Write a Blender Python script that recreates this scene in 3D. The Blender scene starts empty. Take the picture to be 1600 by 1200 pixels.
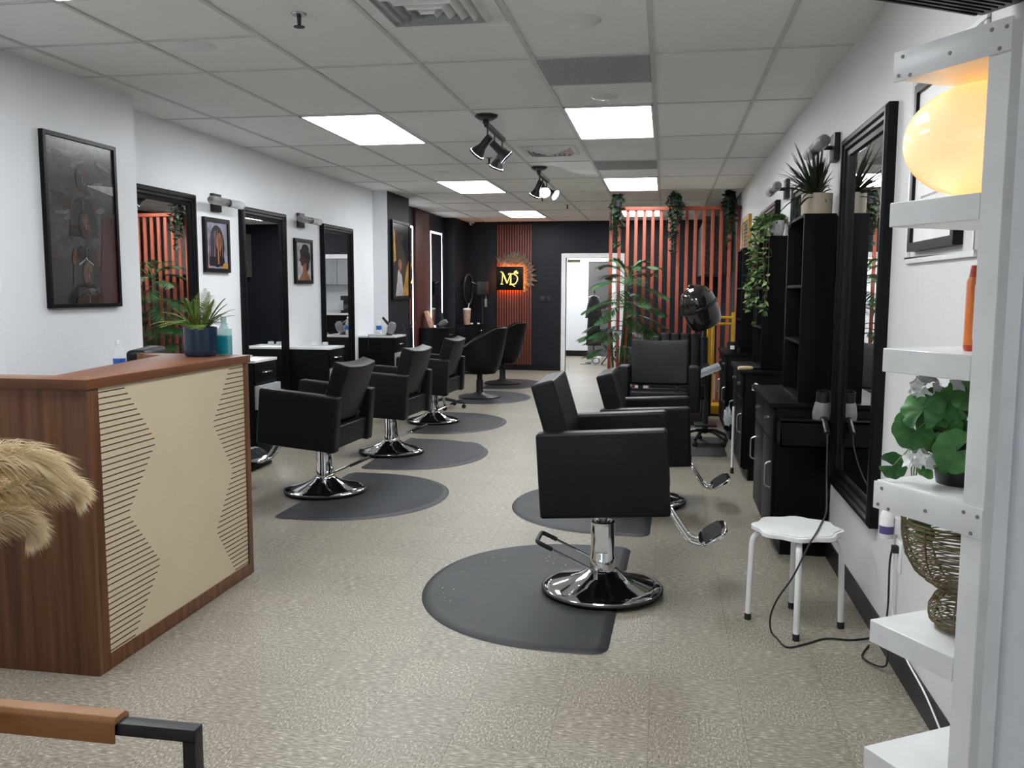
import bpy, bmesh, math, random
from mathutils import Vector as V, Matrix
PI = math.pi
RAD = math.radians
SC = bpy.context.scene
COL = SC.collection
rnd = random.Random(11)

# ------------------------------------------------------------------ materials
def _mix(nt, fac, a, b):
    n = nt.nodes.new('ShaderNodeMix'); n.data_type = 'RGBA'
    for sock, val in ((n.inputs[0], fac), (n.inputs[6], a), (n.inputs[7], b)):
        if hasattr(val, 'is_output') or isinstance(val, bpy.types.NodeSocket):
            nt.links.new(val, sock)
        elif isinstance(val, (tuple, list)):
            sock.default_value = (*val[:3], 1)
        else:
            sock.default_value = val
    return n.outputs[2]

def _math(nt, op, a, b=None, c=None):
    n = nt.nodes.new('ShaderNodeMath'); n.operation = op
    for i, v in enumerate((a, b, c)):
        if v is None: continue
        if isinstance(v, bpy.types.NodeSocket): nt.links.new(v, n.inputs[i])
        else: n.inputs[i].default_value = v
    return n.outputs[0]

def _noise(nt, vec, scale, detail=3, rough=.55):
    n = nt.nodes.new('ShaderNodeTexNoise'); n.inputs['Scale'].default_value = scale
    n.inputs['Detail'].default_value = detail; n.inputs['Roughness'].default_value = rough
    nt.links.new(vec, n.inputs['Vector']); return n.outputs[0]

def _ramp(nt, fac, stops):
    n = nt.nodes.new('ShaderNodeValToRGB'); nt.links.new(fac, n.inputs[0])
    e = n.color_ramp.elements
    while len(e) < len(stops): e.new(.5)
    for i, (p, c) in enumerate(stops):
        e[i].position = p; e[i].color = (*c, 1)
    return n.outputs[0]

def _mapping(nt, vec, scale):
    n = nt.nodes.new('ShaderNodeMapping'); nt.links.new(vec, n.inputs[0]); n.inputs['Scale'].default_value = scale
    return n.outputs[0]

def mat(name, col, rough=.5, metal=0., col2=None, nscale=8., stretch=(1, 1, 1), bump=0., bscale=60., emit=0., ecol=None, trans=0., ior=1.45, spec=.5, coat=0., sub=0., lo=.35, hi=.65):
    m = bpy.data.materials.new(name); m.use_nodes = True
    nt = m.node_tree; p = nt.nodes['Principled BSDF']
    tc = nt.nodes.new('ShaderNodeTexCoord').outputs['Object']
    p.inputs['Base Color'].default_value = (*col, 1)
    p.inputs['Roughness'].default_value = rough; p.inputs['Metallic'].default_value = metal
    p.inputs['IOR'].default_value = ior; p.inputs['Transmission Weight'].default_value = trans
    p.inputs['Specular IOR Level'].default_value = spec; p.inputs['Coat Weight'].default_value = coat
    if col2 is None: col2 = tuple(c * .9 for c in col)
    f = _noise(nt, _mapping(nt, tc, stretch), nscale, 4)
    nt.links.new(_ramp(nt, f, [(lo, col), (hi, col2)]), p.inputs['Base Color'])
    if bump:
        b = nt.nodes.new('ShaderNodeBump'); b.inputs['Strength'].default_value = bump; b.inputs['Distance'].default_value = .01
        nt.links.new(_noise(nt, tc, bscale, 3), b.inputs['Height']); nt.links.new(b.outputs[0], p.inputs['Normal'])
    if emit:
        p.inputs['Emission Color'].default_value = (*(ecol or col), 1); p.inputs['Emission Strength'].default_value = emit
    if sub:
        p.inputs['Subsurface Weight'].default_value = sub
    return m

def translucent(name, col, col2):
    m = mat(name, col, .85, col2=col2, nscale=30, spec=.1); nt = m.node_tree
    t = nt.nodes.new('ShaderNodeBsdfTranslucent'); t.inputs[0].default_value = (*col, 1)
    x = nt.nodes.new('ShaderNodeMixShader'); x.inputs[0].default_value = .5
    p = nt.nodes['Principled BSDF']; out = nt.nodes['Material Output']
    nt.links.new(p.outputs[0], x.inputs[1]); nt.links.new(t.outputs[0], x.inputs[2]); nt.links.new(x.outputs[0], out.inputs[0])
    return m

def see_through(name, col, alpha):
    m = mat(name, col, .06, col2=col); p = m.node_tree.nodes['Principled BSDF']; p.inputs['Alpha'].default_value = alpha
    return m

def floor_material():
    m = bpy.data.materials.new('vinyl_tile'); m.use_nodes = True
    nt = m.node_tree; p = nt.nodes['Principled BSDF']
    tc = nt.nodes.new('ShaderNodeTexCoord').outputs['Object']
    sep = nt.nodes.new('ShaderNodeSeparateXYZ'); nt.links.new(tc, sep.inputs[0])
    F = .3048
    u = _math(nt, 'DIVIDE', _math(nt, 'ADD', sep.outputs[0], .0248 + 30 * F), F)
    v = _math(nt, 'DIVIDE', _math(nt, 'ADD', sep.outputs[1], -2.5235 + 30 * F), F)
    fu, fv = _math(nt, 'FLOOR', u), _math(nt, 'FLOOR', v)
    par = _math(nt, 'MODULO', _math(nt, 'ADD', fu, fv), 2.0)
    a = _noise(nt, _mapping(nt, tc, (34, 150, 1)), 1., 4, .65)
    b = _noise(nt, _mapping(nt, tc, (150, 70, 1)), 1., 4, .65)
    f = _math(nt, 'ADD', _math(nt, 'MULTIPLY', a, par), _math(nt, 'MULTIPLY', b, _math(nt, 'SUBTRACT', 1., par)))
    c = _ramp(nt, f, [(.31, (.038, .031, .025)), (.42, (.205, .176, .138)), (.55, (.285, .249, .199)), (.67, (.62, .56, .46))])
    w = nt.nodes.new('ShaderNodeTexWhiteNoise'); w.noise_dimensions = '2D'
    cb = nt.nodes.new('ShaderNodeCombineXYZ'); nt.links.new(fu, cb.inputs[0]); nt.links.new(fv, cb.inputs[1]); nt.links.new(cb.outputs[0], w.inputs['Vector'])
    tint = _mix(nt, _math(nt, 'MULTIPLY', w.outputs['Value'], .20), c, (.13, .112, .09))
    big = _noise(nt, tc, .9, 3)
    tint = _mix(nt, _math(nt, 'MULTIPLY', _math(nt, 'MAXIMUM', _math(nt, 'SUBTRACT', big, .5), 0.), .8), tint, (.12, .105, .085))
    eu = _math(nt, 'ABSOLUTE', _math(nt, 'SUBTRACT', _math(nt, 'FRACT', u), .5))
    ev = _math(nt, 'ABSOLUTE', _math(nt, 'SUBTRACT', _math(nt, 'FRACT', v), .5))
    seam = _math(nt, 'GREATER_THAN', _math(nt, 'MAXIMUM', eu, ev), .4965)
    out = _mix(nt, _math(nt, 'MULTIPLY', seam, .55), tint, (.05, .042, .035))
    nt.links.new(out, p.inputs['Base Color'])
    p.inputs['Roughness'].default_value = .42
    bp = nt.nodes.new('ShaderNodeBump'); bp.inputs['Strength'].default_value = .06; bp.inputs['Distance'].default_value = .004
    nt.links.new(_noise(nt, tc, 14, 2), bp.inputs['Height']); nt.links.new(bp.outputs[0], p.inputs['Normal'])
    return m

M = {}
M['floor'] = floor_material()
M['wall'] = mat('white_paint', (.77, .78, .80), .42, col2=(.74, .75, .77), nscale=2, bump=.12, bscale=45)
M['wallwarm_dim'] = mat('off_white_dimmed', (.63, .625, .61), .45, col2=(.60, .595, .58), nscale=2, bump=.12, bscale=45)  # off-white, dimmed in the colour to offset strong light on the right wall
M['dark'] = mat('charcoal_paint', (.0095, .0115, .0165), .5, col2=(.008, .010, .0145), nscale=2, bump=.08, bscale=45, spec=.3)
M['tile'] = mat('acoustic_tile', (.90, .89, .87), .9, col2=(.85, .84, .82), nscale=90, bump=.25, bscale=160)
M['tbar'] = mat('grid_metal', (.66, .66, .65), .5)
M['base'] = mat('black_vinyl_base', (.008, .008, .009), .4, spec=.3)
M['panel'] = mat('light_diffuser', (.95, .97, 1), .5, emit=13., ecol=(.93, .97, 1))
M['whitemetal'] = mat('white_enamel', (.78, .78, .77), .3)
M['grille'] = mat('grey_grille', (.46, .48, .49), .6, col2=(.38, .40, .41), nscale=120)
M['leather'] = mat('black_leather', (.0050, .0054, .0060), .40, col2=(.0068, .0072, .0080), nscale=5, bump=.12, bscale=220, spec=.24)
M['chrome'] = mat('chrome', (.78, .79, .80), .07, 1., col2=(.74, .75, .76))
M['rubber'] = mat('black_rubber', (.012, .012, .013), .55)
M['matrub'] = mat('mat_rubber', (.018, .0195, .0215), .55, col2=(.026, .0275, .030), nscale=3.5, bump=.08, bscale=90)
M['blackwood'] = mat('black_laminate', (.0035, .0036, .0042), .40, col2=(.0045, .0045, .0052), nscale=3, stretch=(1, 1, .2), spec=.10)
M['blackpaint'] = mat('black_gloss_paint', (.0035, .0036, .0045), .3, spec=.2)
M['mirror'] = mat('mirror_silver', (.86, .87, .88), .0, 1., col2=(.86, .87, .88))
M['marble'] = mat('white_marble', (.72, .72, .72), .2, col2=(.62, .62, .63), nscale=5)
M['steel'] = mat('brushed_steel', (.55, .56, .58), .3, 1.)
M['alu'] = mat('grey_tray', (.42, .43, .45), .35, .3)
M['wood'] = mat('desk_walnut', (.185, .074, .028), .4, col2=(.085, .030, .012), nscale=11, stretch=(2.6, 2.6, .10), lo=.34, hi=.66)
M['woodtop'] = mat('desk_walnut_edge', (.175, .066, .026), .35, col2=(.115, .042, .016), nscale=9, stretch=(.5, .09, 1.5), lo=.3, hi=.7)
M['cream'] = mat('cream_board', (.66, .545, .375), .5, col2=(.64, .525, .36), nscale=4)
M['groove'] = mat('groove_brown', (.075, .043, .022), .6)
M['redslat'] = mat('red_slat', (.20, .050, .030), .5, col2=(.16, .038, .024), nscale=6, stretch=(1, 1, .15))
M['orange'] = mat('orange_stain', (.37, .082, .040), .5, col2=(.31, .066, .033), nscale=6, stretch=(1, 1, .15))
M['redwood'] = mat('redwood_panel', (.10, .026, .018), .5, col2=(.075, .018, .013), nscale=8, stretch=(1, 1, .12))
M['slatback'] = mat('slat_backing', (.03, .010, .007), .7)
M['yellow'] = mat('yellow_enamel', (.62, .36, .015), .4)
M['green'] = mat('palm_green', (.045, .135, .038), .42, col2=(.014, .055, .020), nscale=7)
M['greend'] = mat('vine_green', (.020, .040, .020), .6, col2=(.012, .026, .014), nscale=14)
M['fern'] = mat('fern_green', (.20, .28, .05), .5, col2=(.085, .14, .025), nscale=9)
M['ivy'] = mat('ivy_green', (.15, .22, .07), .5, col2=(.07, .13, .035), nscale=16)
M['geran'] = mat('geranium_green', (.075, .24, .050), .5, col2=(.030, .12, .028), nscale=20)
M['drac'] = mat('blade_green', (.020, .032, .014), .5, col2=(.032, .045, .018), nscale=9)
M['stem'] = mat('stem_brown', (.11, .075, .035), .7, col2=(.07, .10, .03))
M['petal'] = mat('white_petal', (.80, .80, .76), .6, sub=.1)
M['bluepot'] = mat('navy_glaze', (.016, .036, .070), .25, col2=(.010, .024, .05), nscale=6)
M['beigepot'] = mat('beige_pot', (.52, .45, .35), .6, col2=(.46, .39, .30), nscale=12, stretch=(1, 1, .1))
M['whitepot'] = mat('pale_pot', (.62, .63, .62), .4)
M['soil'] = mat('soil', (.03, .02, .014), .9)
M['gold'] = mat('gold_leaf', (.55, .33, .07), .35, .9, col2=(.42, .23, .04), nscale=10)
M['wire'] = mat('antique_gold_wire', (.22, .175, .095), .4, .8)
M['plastic'] = mat('black_plastic', (.014, .014, .015), .35)
M['greyplastic'] = mat('grey_plastic', (.20, .20, .20), .4)
M['visor'] = mat('smoked_acrylic', (.020, .018, .017), .08, coat=.5)
M['clear'] = see_through('clear_plastic', (.86, .91, .94), .24)
M['water'] = see_through('water', (.80, .88, .93), .16)
M['teal'] = mat('teal_liquid', (.015, .26, .34), .15)
M['tealclear'] = see_through('teal_clear_plastic', (.30, .68, .66), .45)
M['bluelabel'] = mat('blue_label', (.03, .12, .45), .4)
M['white'] = mat('white_plastic', (.80, .80, .79), .35)
M['paper'] = mat('white_paper', (.78, .77, .74), .5)
M['glassbulb'] = mat('bubble_glass', (.80, .82, .82), .12, trans=.85, ior=1.3, bump=.5, bscale=90)
M['led'] = mat('led_strip', (1, 1, 1), .5, emit=7., ecol=(.92, .96, 1))
M['bulb'] = mat('spot_lens', (1, 1, 1), .4, emit=40., ecol=(.85, .93, 1))
M['glow'] = mat('amber_led', (1, .42, .05), .5, emit=26., ecol=(1, .24, .012))
M['neon'] = mat('yellow_letters', (1, .8, .25), .5, emit=1.5, ecol=(1, .62, .09))
M['globe'] = mat('lit_opal_glass', (.90, .80, .64), .12, col2=(.88, .78, .62), emit=.52, ecol=(1, .50, .15))
M['tan'] = mat('tan_leather', (.36, .17, .065), .5, col2=(.31, .14, .05), nscale=12, bump=.1, bscale=160)
M['frameblk'] = mat('black_frame', (.004, .004, .0045), .35, spec=.2)
M['blackflat'] = mat('matte_black_steel', (.016, .017, .019), .45)
M['pampas'] = translucent('pampas_cream', (.93, .82, .60), (.82, .68, .43))
M['driedpalm'] = mat('dried_palm', (.17, .135, .095), .8, col2=(.075, .06, .045), nscale=26)
M['stone'] = mat('grey_stone', (.10, .085, .075), .7, col2=(.045, .040, .036), nscale=22, bump=.4, bscale=30)
M['cloth'] = mat('black_cloth', (.008, .008, .009), .8)
M['greydoor'] = mat('grey_door_paint', (.12, .115, .115), .5)
M['red'] = mat('red_plastic', (.50, .05, .02), .35)
M['orangeplastic'] = mat('orange_plastic', (.72, .18, .03), .35)
M['purple'] = mat('purple_label', (.09, .06, .20), .4)
M['tan2'] = mat('pale_wood_handle', (.62, .52, .30), .4)
M['cupbrown'] = mat('iced_coffee', (.30, .17, .11), .3, col2=(.45, .30, .22), nscale=20)
M['pinkbox'] = mat('coral_print', (.62, .22, .13), .5, col2=(.75, .55, .40), nscale=30)
M['glass'] = mat('window_glass', (.96, .98, 1), .0, trans=1., ior=1.02)
# picture colours
PC = dict(bg=(.050, .047, .047), smoke=(.115, .112, .118), brz=(.085, .036, .022), brzd=(.036, .020, .016), silver=(.36, .36, .36), ink=(.006, .006, .008),
          blue=(.13, .19, .33), sky=(.28, .26, .35), org=(.52, .17, .05), skin=(.36, .15, .08), gold=(.62, .34, .06), pink=(.48, .24, .20), pale=(.52, .48, .48), maroon=(.055, .018, .016))
for k, c in PC.items():
    M['p_' + k] = mat('print_' + k, c, .22, col2=tuple(x * .6 for x in c), nscale=14, coat=.6)

# ------------------------------------------------------------------ mesh helpers
def NB(): return bmesh.new()
I4 = Matrix.Identity(4)

def face(bm, pts, mi=0, M4=I4):
    vs = [bm.verts.new(M4 @ V(p)) for p in pts]
    f = bm.faces.new(vs); f.material_index = mi; return f

def box(bm, x0, x1, y0, y1, z0, z1, mi=0, M4=I4):
    p = [(x0, y0, z0), (x1, y0, z0), (x1, y1, z0), (x0, y1, z0), (x0, y0, z1), (x1, y0, z1), (x1, y1, z1), (x0, y1, z1)]
    v = [bm.verts.new(M4 @ V(q)) for q in p]
    for f in ((0, 3, 2, 1), (4, 5, 6, 7), (0, 1, 5, 4), (1, 2, 6, 5), (2, 3, 7, 6), (3, 0, 4, 7)):
        bm.faces.new([v[i] for i in f]).material_index = mi

def prism(bm, pts, z0, z1, mi=0, M4=I4):
    a = [bm.verts.new(M4 @ V((x, y, z0))) for x, y in pts]; b = [bm.verts.new(M4 @ V((x, y, z1))) for x, y in pts]
    n = len(pts)
    bm.faces.new(a[::-1]).material_index = mi; bm.faces.new(b).material_index = mi
    for i in range(n):
        bm.faces.new((a[i], a[(i + 1) % n], b[(i + 1) % n], b[i])).material_index = mi

def lathe(bm, prof, seg=32, mi=0, M4=I4, a0=0., a1=2 * PI, closed=True):
    rings = []
    n = seg if closed else seg + 1
    for r, z in prof:
        if r < 1e-6: rings.append([bm.verts.new(M4 @ V((0, 0, z)))] * n); continue
        rings.append([bm.verts.new(M4 @ V((r * math.cos(a0 + (a1 - a0) * i / seg), r * math.sin(a0 + (a1 - a0) * i / seg), z))) for i in range(n)])
    for j in range(len(rings) - 1):
        A, B = rings[j], rings[j + 1]
        for i in range(seg):
            k = (i + 1) % n
            q = []
            for v in (A[i], A[k], B[k], B[i]):
                if v not in q: q.append(v)
            if len(q) > 2:
                try: bm.faces.new(q).material_index = mi
                except ValueError: pass
    return rings

def frame_of(d):
    d = V(d).normalized(); u = d.orthogonal().normalized(); return u, d.cross(u)

def tube(bm, pts, r, seg=8, mi=0, closed=False, M4=I4, caps=True):
    pts = [V(p) for p in pts]; n = len(pts)
    rs = r if isinstance(r, (list, tuple)) else [r] * n
    rings = []; u = None
    for i, p in enumerate(pts):
        if closed: d = pts[(i + 1) % n] - pts[i - 1]
        else: d = pts[min(i + 1, n - 1)] - pts[max(i - 1, 0)]
        if d.length < 1e-9: d = V((0, 0, 1))
        d.normalize()
        if u is None: u = d.orthogonal().normalized()
        u = (u - d * u.dot(d))
        if u.length < 1e-6: u = d.orthogonal()
        u.normalize(); w = d.cross(u)
        rings.append([bm.verts.new(M4 @ (p + (u * math.cos(2 * PI * k / seg) + w * math.sin(2 * PI * k / seg)) * rs[i])) for k in range(seg)])
    m = n if closed else n - 1
    for i in range(m):
        A, B = rings[i], rings[(i + 1) % n]
        for k in range(seg):
            bm.faces.new((A[k], A[(k + 1) % seg], B[(k + 1) % seg], B[k])).material_index = mi
    if caps and not closed:
        bm.faces.new(rings[0][::-1]).material_index = mi; bm.faces.new(rings[-1]).material_index = mi

def cyl(bm, p0, p1, r0, r1=None, seg=20, mi=0, M4=I4):
    tube(bm, [p0, p1], [r0, r0 if r1 is None else r1], seg, mi, M4=M4)

def arc(pts, k=4, rad=.03):
    """round the corners of a polyline"""
    pts = [V(p) for p in pts]; out = [pts[0]]
    for i in range(1, len(pts) - 1):
        a, b, c = pts[i - 1], pts[i], pts[i + 1]
        d0 = (a - b); d1 = (c - b); q = min(rad, d0.length * .45, d1.length * .45)
        s, e = b + d0.normalized() * q, b + d1.normalized() * q
        for j in range(k + 1):
            t = j / k; out.append(s * (1 - t) ** 2 + b * 2 * t * (1 - t) + e * t * t)
    out.append(pts[-1]); return out

def obj(name, bm, mats, parent=None, bevel=0., bseg=2, smooth=True, loc=None, rz=0., ang=38):
    bmesh.ops.remove_doubles(bm, verts=bm.verts, dist=1e-6)
    bmesh.ops.recalc_face_normals(bm, faces=bm.faces)
    if bevel:
        ed = [e for e in bm.edges if len(e.link_faces) == 2 and e.calc_face_angle(0) > RAD(30)]
        bmesh.ops.bevel(bm, geom=ed, offset=bevel, segments=bseg, profile=.6, affect='EDGES', clamp_overlap=True)
    me = bpy.data.meshes.new(name); bm.to_mesh(me); bm.free()
    for m in (mats if isinstance(mats, (list, tuple)) else [mats]):
        me.materials.append(M[m] if isinstance(m, str) else m)
    if smooth:
        me.shade_smooth(); me.set_sharp_from_angle(angle=RAD(ang))
    o = bpy.data.objects.new(name, me); COL.objects.link(o)
    if parent: o.parent = parent
    if loc: o.location = loc
    if rz: o.rotation_euler = (0, 0, rz)
    return o

def thing(name, label, cat, loc=(0, 0, 0), rz=0., group=None):
    o = bpy.data.objects.new(name, None); COL.objects.link(o); o.empty_display_size = .1
    o.location = loc; o.rotation_euler = (0, 0, rz); o['label'] = label; o['category'] = cat
    if group: o['group'] = group
    return o

def tag(o, label, cat, group=None):
    o['label'] = label; o['category'] = cat
    if group: o['group'] = group
    return o

def struct(name, bm, mats, parent=None, **k):
    o = obj(name, bm, mats, parent, **k)
    if not parent: o['kind'] = 'structure'
    return o

def rotM(ax, deg): return Matrix.Rotation(RAD(deg), 4, ax)
def TM(x, y, z): return Matrix.Translation((x, y, z))

# ------------------------------------------------------------------ setting
CZ = 2.602
XR = .875           # right wall
XL1, XL2, XL3, XL4 = -3.31, -3.53, -3.35, -3.64
YB = 15.3
YF = -2.4
b = NB(); box(b, -4.2, 2.2, YF - .2, 21, -.08, 0); struct('floor', b, 'floor', smooth=False)
b = NB(); box(b, -4.2, 2.2, YF - .2, YB + .12, CZ, CZ + .06); struct('ceiling', b, 'tile', smooth=False)
# suspended grid bars
b = NB()
c0, r0, cw, rw = -.093, 4.636, .6096, 1.2192
for k in range(-7, 3):
    x = c0 + k * cw
    if -4 < x < XR: box(b, x - .012, x + .012, YF, YB, CZ - .007, CZ - .0005)
for k in range(-6, 9):
    y = r0 + k * rw
    if y < YB: box(b, XL4, XR, y - .009, y + .009, CZ - .0062, CZ - .0005)
box(b, XL2, c0 - 3 * cw, r0 - .61 - .009, r0 - .61 + .009, CZ - .0062, CZ - .0005)
for k in (0, 3, 6): box(b, c0 - cw, c0, r0 + k * rw + .61 - .009, r0 + k * rw + .61 + .009, CZ - .0062, CZ - .0005)
struct('trim_1', b, 'tbar', smooth=False)
# left walls
b = NB()
box(b, -3.8, -3.42, YF, 3.95, 0, CZ); box(b, -3.8, XL1, 3.95, 5.15, 0, CZ); box(b, -3.8, XL2, 5.15, 10.36, 0, CZ); box(b, -3.8, XL3, 10.36, 10.372, 0, CZ)
struct('wall_left', b, 'wall', smooth=False)
b = NB()
box(b, -3.8, XL3, 10.372, 11.3, 0, CZ); box(b, -3.8, XL4, 11.3, YB, 0, CZ); box(b, XL4, -3.47, 14.35, YB, 0, CZ)
struct('wall_left_rear', b, 'dark', smooth=False)
b = NB()
box(b, XL2, XL2 + .008, 5.15, 10.36, 0, .10); box(b, XL1, XL1 + .008, 3.95, 5.158, 0, .10); box(b, XL3, XL3 + .008, 10.36, 11.3, 0, .10); box(b, XL4, XL4 + .008, 11.3, 14.35, 0, .10)
o = struct('baseboard_left', b, 'base', smooth=False)
# right wall
b = NB(); box(b, XR, XR + .15, .2, 11.06, 0, CZ); struct('wall_right', b, 'wallwarm_dim', smooth=False)
b = NB(); box(b, XR, XR + .15, 11.06, YB, 0, CZ); struct('wall_right_rear', b, 'dark', smooth=False)
b = NB(); box(b, .52, XR, 12.4, YB, 1.64, 2.42); struct('wall_right_stone', b, 'stone', smooth=False)
b = NB(); box(b, XR - .008, XR, 1.0, 11.0, 0, .105); struct('baseboard_right', b, 'base', smooth=False)
# back wall with the door opening
DX0, DX1, DZ = -1.72, -.78, 1.97
b = NB()
box(b, XL4, DX0, YB, YB + .12, 0, CZ); box(b, DX1, XR + .15, YB, YB + .12, 0, CZ); box(b, DX0, DX1, YB, YB + .12, DZ, CZ)
struct('wall_back', b, 'dark', smooth=False)
b = NB(); box(b, XL4, DX0 - .08, YB - .01, YB, 0, .11); box(b, DX1 + .08, XR, YB - .01, YB, 0, .11); struct('baseboard_back', b, 'base', smooth=False)
b = NB()
box(b, DX0 - .075, DX0, YB - .02, YB + .14, 0, DZ + .075); box(b, DX1, DX1 + .075, YB - .02, YB + .14, 0, DZ + .075); box(b, DX0, DX1, YB - .02, YB + .14, DZ, DZ + .075)
struct('door_1', b, 'whitemetal', bevel=.006, smooth=False)
# room beyond the doorway
b = NB(); box(b, -4.2, 2.2, 18.9, 19.0, 0, CZ); struct('wall_far', b, 'wall', smooth=False)
b = NB(); box(b, -2.95, -2.85, YB + .12, 18.9, 0, CZ); struct('wall_far_left', b, 'wall', smooth=False)
b = NB(); box(b, .6, .7, YB + .12, 18.9, 0, CZ); struct('wall_far_right', b, 'wall', smooth=False)
b = NB(); box(b, -4.2, 2.2, YB + .12, 19.0, CZ, CZ + .06); struct('ceiling_far', b, 'tile', smooth=False)
b = NB(); box(b, -2.85, -1.02, 18.888, 18.9, 0, .12); struct('baseboard_far', b, 'base', smooth=False)
b = NB(); box(b, -1.63, -1.14, 18.86, 18.9, 0, 2.02); d2 = struct('door_2', b, 'greydoor', smooth=False)
b = NB(); box(b, -1.14, -1.05, 18.84, 18.9, 0, 2.08); box(b, -1.64, -1.05, 18.84, 18.9, 2.02, 2.08); struct('trim_2', b, 'whitemetal', smooth=False)
# shop front behind the camera, with its window
b = NB()
box(b, -3.8, -3.3, YF - .1, YF, 0, CZ); box(b, .2, 2.2, YF - .1, YF, 0, CZ); box(b, -3.3, .2, YF - .1, YF, 0, .12); box(b, -3.3, .2, YF - .1, YF, 2.35, CZ)
struct('wall_front', b, 'wall', smooth=False)
b = NB()
for x in (-3.3, -2.15, -1.0, .15): box(b, x, x + .05, YF - .08, YF - .02, .12, 2.35)
box(b, -3.25, .15, YF - .08, YF - .02, .12, .17); box(b, -3.25, .15, YF - .08, YF - .02, 2.30, 2.35)
w1 = struct('window_1', b, 'blackflat', smooth=False)
b = NB(); box(b, -3.25, .15, YF - .055, YF - .05, .17, 2.30); obj('pane', b, 'glass', w1, smooth=False)
b = NB(); box(b, 1.3, 1.4, YF, .2, 0, CZ); box(b, XR, 1.4, .2, .3, 0, CZ); struct('wall_right_front', b, 'wall', smooth=False)
# pier by the shelf
PM = TM(.447, 1.215, 0) @ rotM('Z', 31.5)
b = NB(); box(b, .004, .5, -1.30, .0, 0, CZ, 0, PM); box(b, .028, .5, .0, .02, 0, CZ, 0, PM); struct('wall_right_pier', b, 'wall', smooth=False)
b = NB(); box(b, 0, .028, .0, .022, 0, CZ, 0, PM); struct('trim_3', b, 'whitemetal', smooth=False)
# moulding round the certificate
b = NB()
for (y0, y1, z0, z1) in ((3.43, 3.455, 1.525, 2.16), (2.72, 3.455, 1.505, 1.525), (2.72, 3.455, 2.16, 2.18), (2.72, 2.74, 1.525, 2.16)): box(b, XR - .012, XR, y0, y1, z0, z1)
struct('trim_4', b, 'whitemetal', bevel=.003)

# ------------------------------------------------------------------ ceiling fittings
def ceiling_light(x0, y0, label):
    t = thing('ceiling_light', label, 'ceiling light', (x0 + cw / 2, y0 + rw / 2, CZ), 0, 'lay-in ceiling light panels')
    hx, hy = cw / 2 - .013, rw / 2 - .011
    b = NB()
    box(b, -hx, hx, -hy, -hy + .014, -.012, -.001); box(b, -hx, hx, hy - .014, hy, -.012, -.001)
    box(b, -hx, -hx + .014, -hy, hy, -.012, -.001); box(b, hx - .014, hx, -hy, hy, -.012, -.001)
    obj('frame', b, 'whitemetal', t, smooth=False)
    b = NB(); box(b, -hx + .014, hx - .014, -hy + .014, hy - .014, -.008, -.003); obj('diffuser', b, 'panel', t, smooth=False)
cA, cB = c0 - cw, c0 - 4 * cw
ceiling_light(cA, r0 + rw, 'lit ceiling panel nearest the right wall, in front of the tracks of spots')
ceiling_light(cB, r0 + rw, 'largest lit ceiling panel on the left, over the first salon chairs')
ceiling_light(cA, r0 + 4 * rw, 'lit ceiling panel just in front of the orange slat screen')
ceiling_light(cB, r0 + 4 * rw, 'lit ceiling panel on the left between the white pilaster and far spots')
ceiling_light(cB, r0 + 7 * rw, 'farthest lit ceiling panel before the slatted sign wall')
ceiling_light(cA, r0 + 7 * rw, 'lit ceiling panel seen through the tops of the orange slats')
ceiling_light(cB, r0 - 2 * rw, 'lit ceiling panel cut by the top left of the view')
ceiling_light(cA, r0 - 2 * rw, 'lit ceiling panel overhead near the shop front')
b = NB(); box(b, -.3, .3, -.6, .6, -.012, -.002); o = tag(obj('ceiling_light', b, 'panel', loc=(-1.2, 16.4, CZ), smooth=False), 'lit ceiling panel just inside the room beyond the doorway', 'ceiling light', 'lay-in ceiling light panels')

b = NB(); box(b, -.3, .3, -.6, .6, -.012, -.002); tag(obj('ceiling_light', b, 'panel', loc=(-1.9, 18.0, CZ), smooth=False), 'unseen added ceiling panel deeper in the room beyond the doorway', 'ceiling light', 'lay-in ceiling light panels')  # unseen second panel, added to brighten the far room
def return_grille(y0, label):
    t = thing('return_grille', label, 'vent', (c0 - cw / 2, y0 + .305, CZ), 0, 'grey perforated return grilles')
    b = NB(); box(b, -.29, .29, -.29, .29, -.006, -.001); obj('perforated_plate', b, 'grille', t, smooth=False)
    b = NB()
    for i in range(36):
        x = -.28 + i * .016; box(b, x, x + .005, -.28, .28, -.009, -.006)
    obj('louvre', b, 'grille', t, smooth=False)
return_grille(r0 + .005, 'grey perforated ceiling grille nearer the camera')
return_grille(r0 + 3 * rw + .005, 'grey perforated ceiling grille farther back, before the third light')

def diffuser(cx, cy, h, label):
    t = thing('air_diffuser', label, 'vent', (cx, cy, CZ), 0, 'square ceiling air diffusers')
    b = NB(); box(b, -h, h, -h, h, -.006, -.001); obj('face_plate', b, 'whitemetal', t, bevel=.002)
    b = NB()
    for i in range(5):
        s = h * (.84 - i * .155); w = h * .075
        z0, z1 = -.012 - i * .006, -.002
        for a in range(4):
            Q = rotM('Z', 90 * a)
            face(b, [(-s, -s, z1), (s, -s, z1), (s - w * 1.6, -s + w * 1.6, z0 - .014), (-s + w * 1.6, -s + w * 1.6, z0 - .014)], 0, Q)
            face(b, [(-s + w * 1.6, -s + w * 1.6, z0 - .014), (s - w * 1.6, -s + w * 1.6, z0 - .014), (s - w * 1.6, -s + w * 1.6, z1), (-s + w * 1.6, -s + w * 1.6, z1)], 1, Q)
    obj('vane', b, ['whitemetal', 'grille'], t, smooth=False)
diffuser(c0 - 1.5 * cw, 3.72, .285, 'large white square air diffuser cut by the top of the view')
diffuser(c0 - 1.5 * cw, 7.63, .24, 'smaller white air diffuser behind the first spot track')

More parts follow.
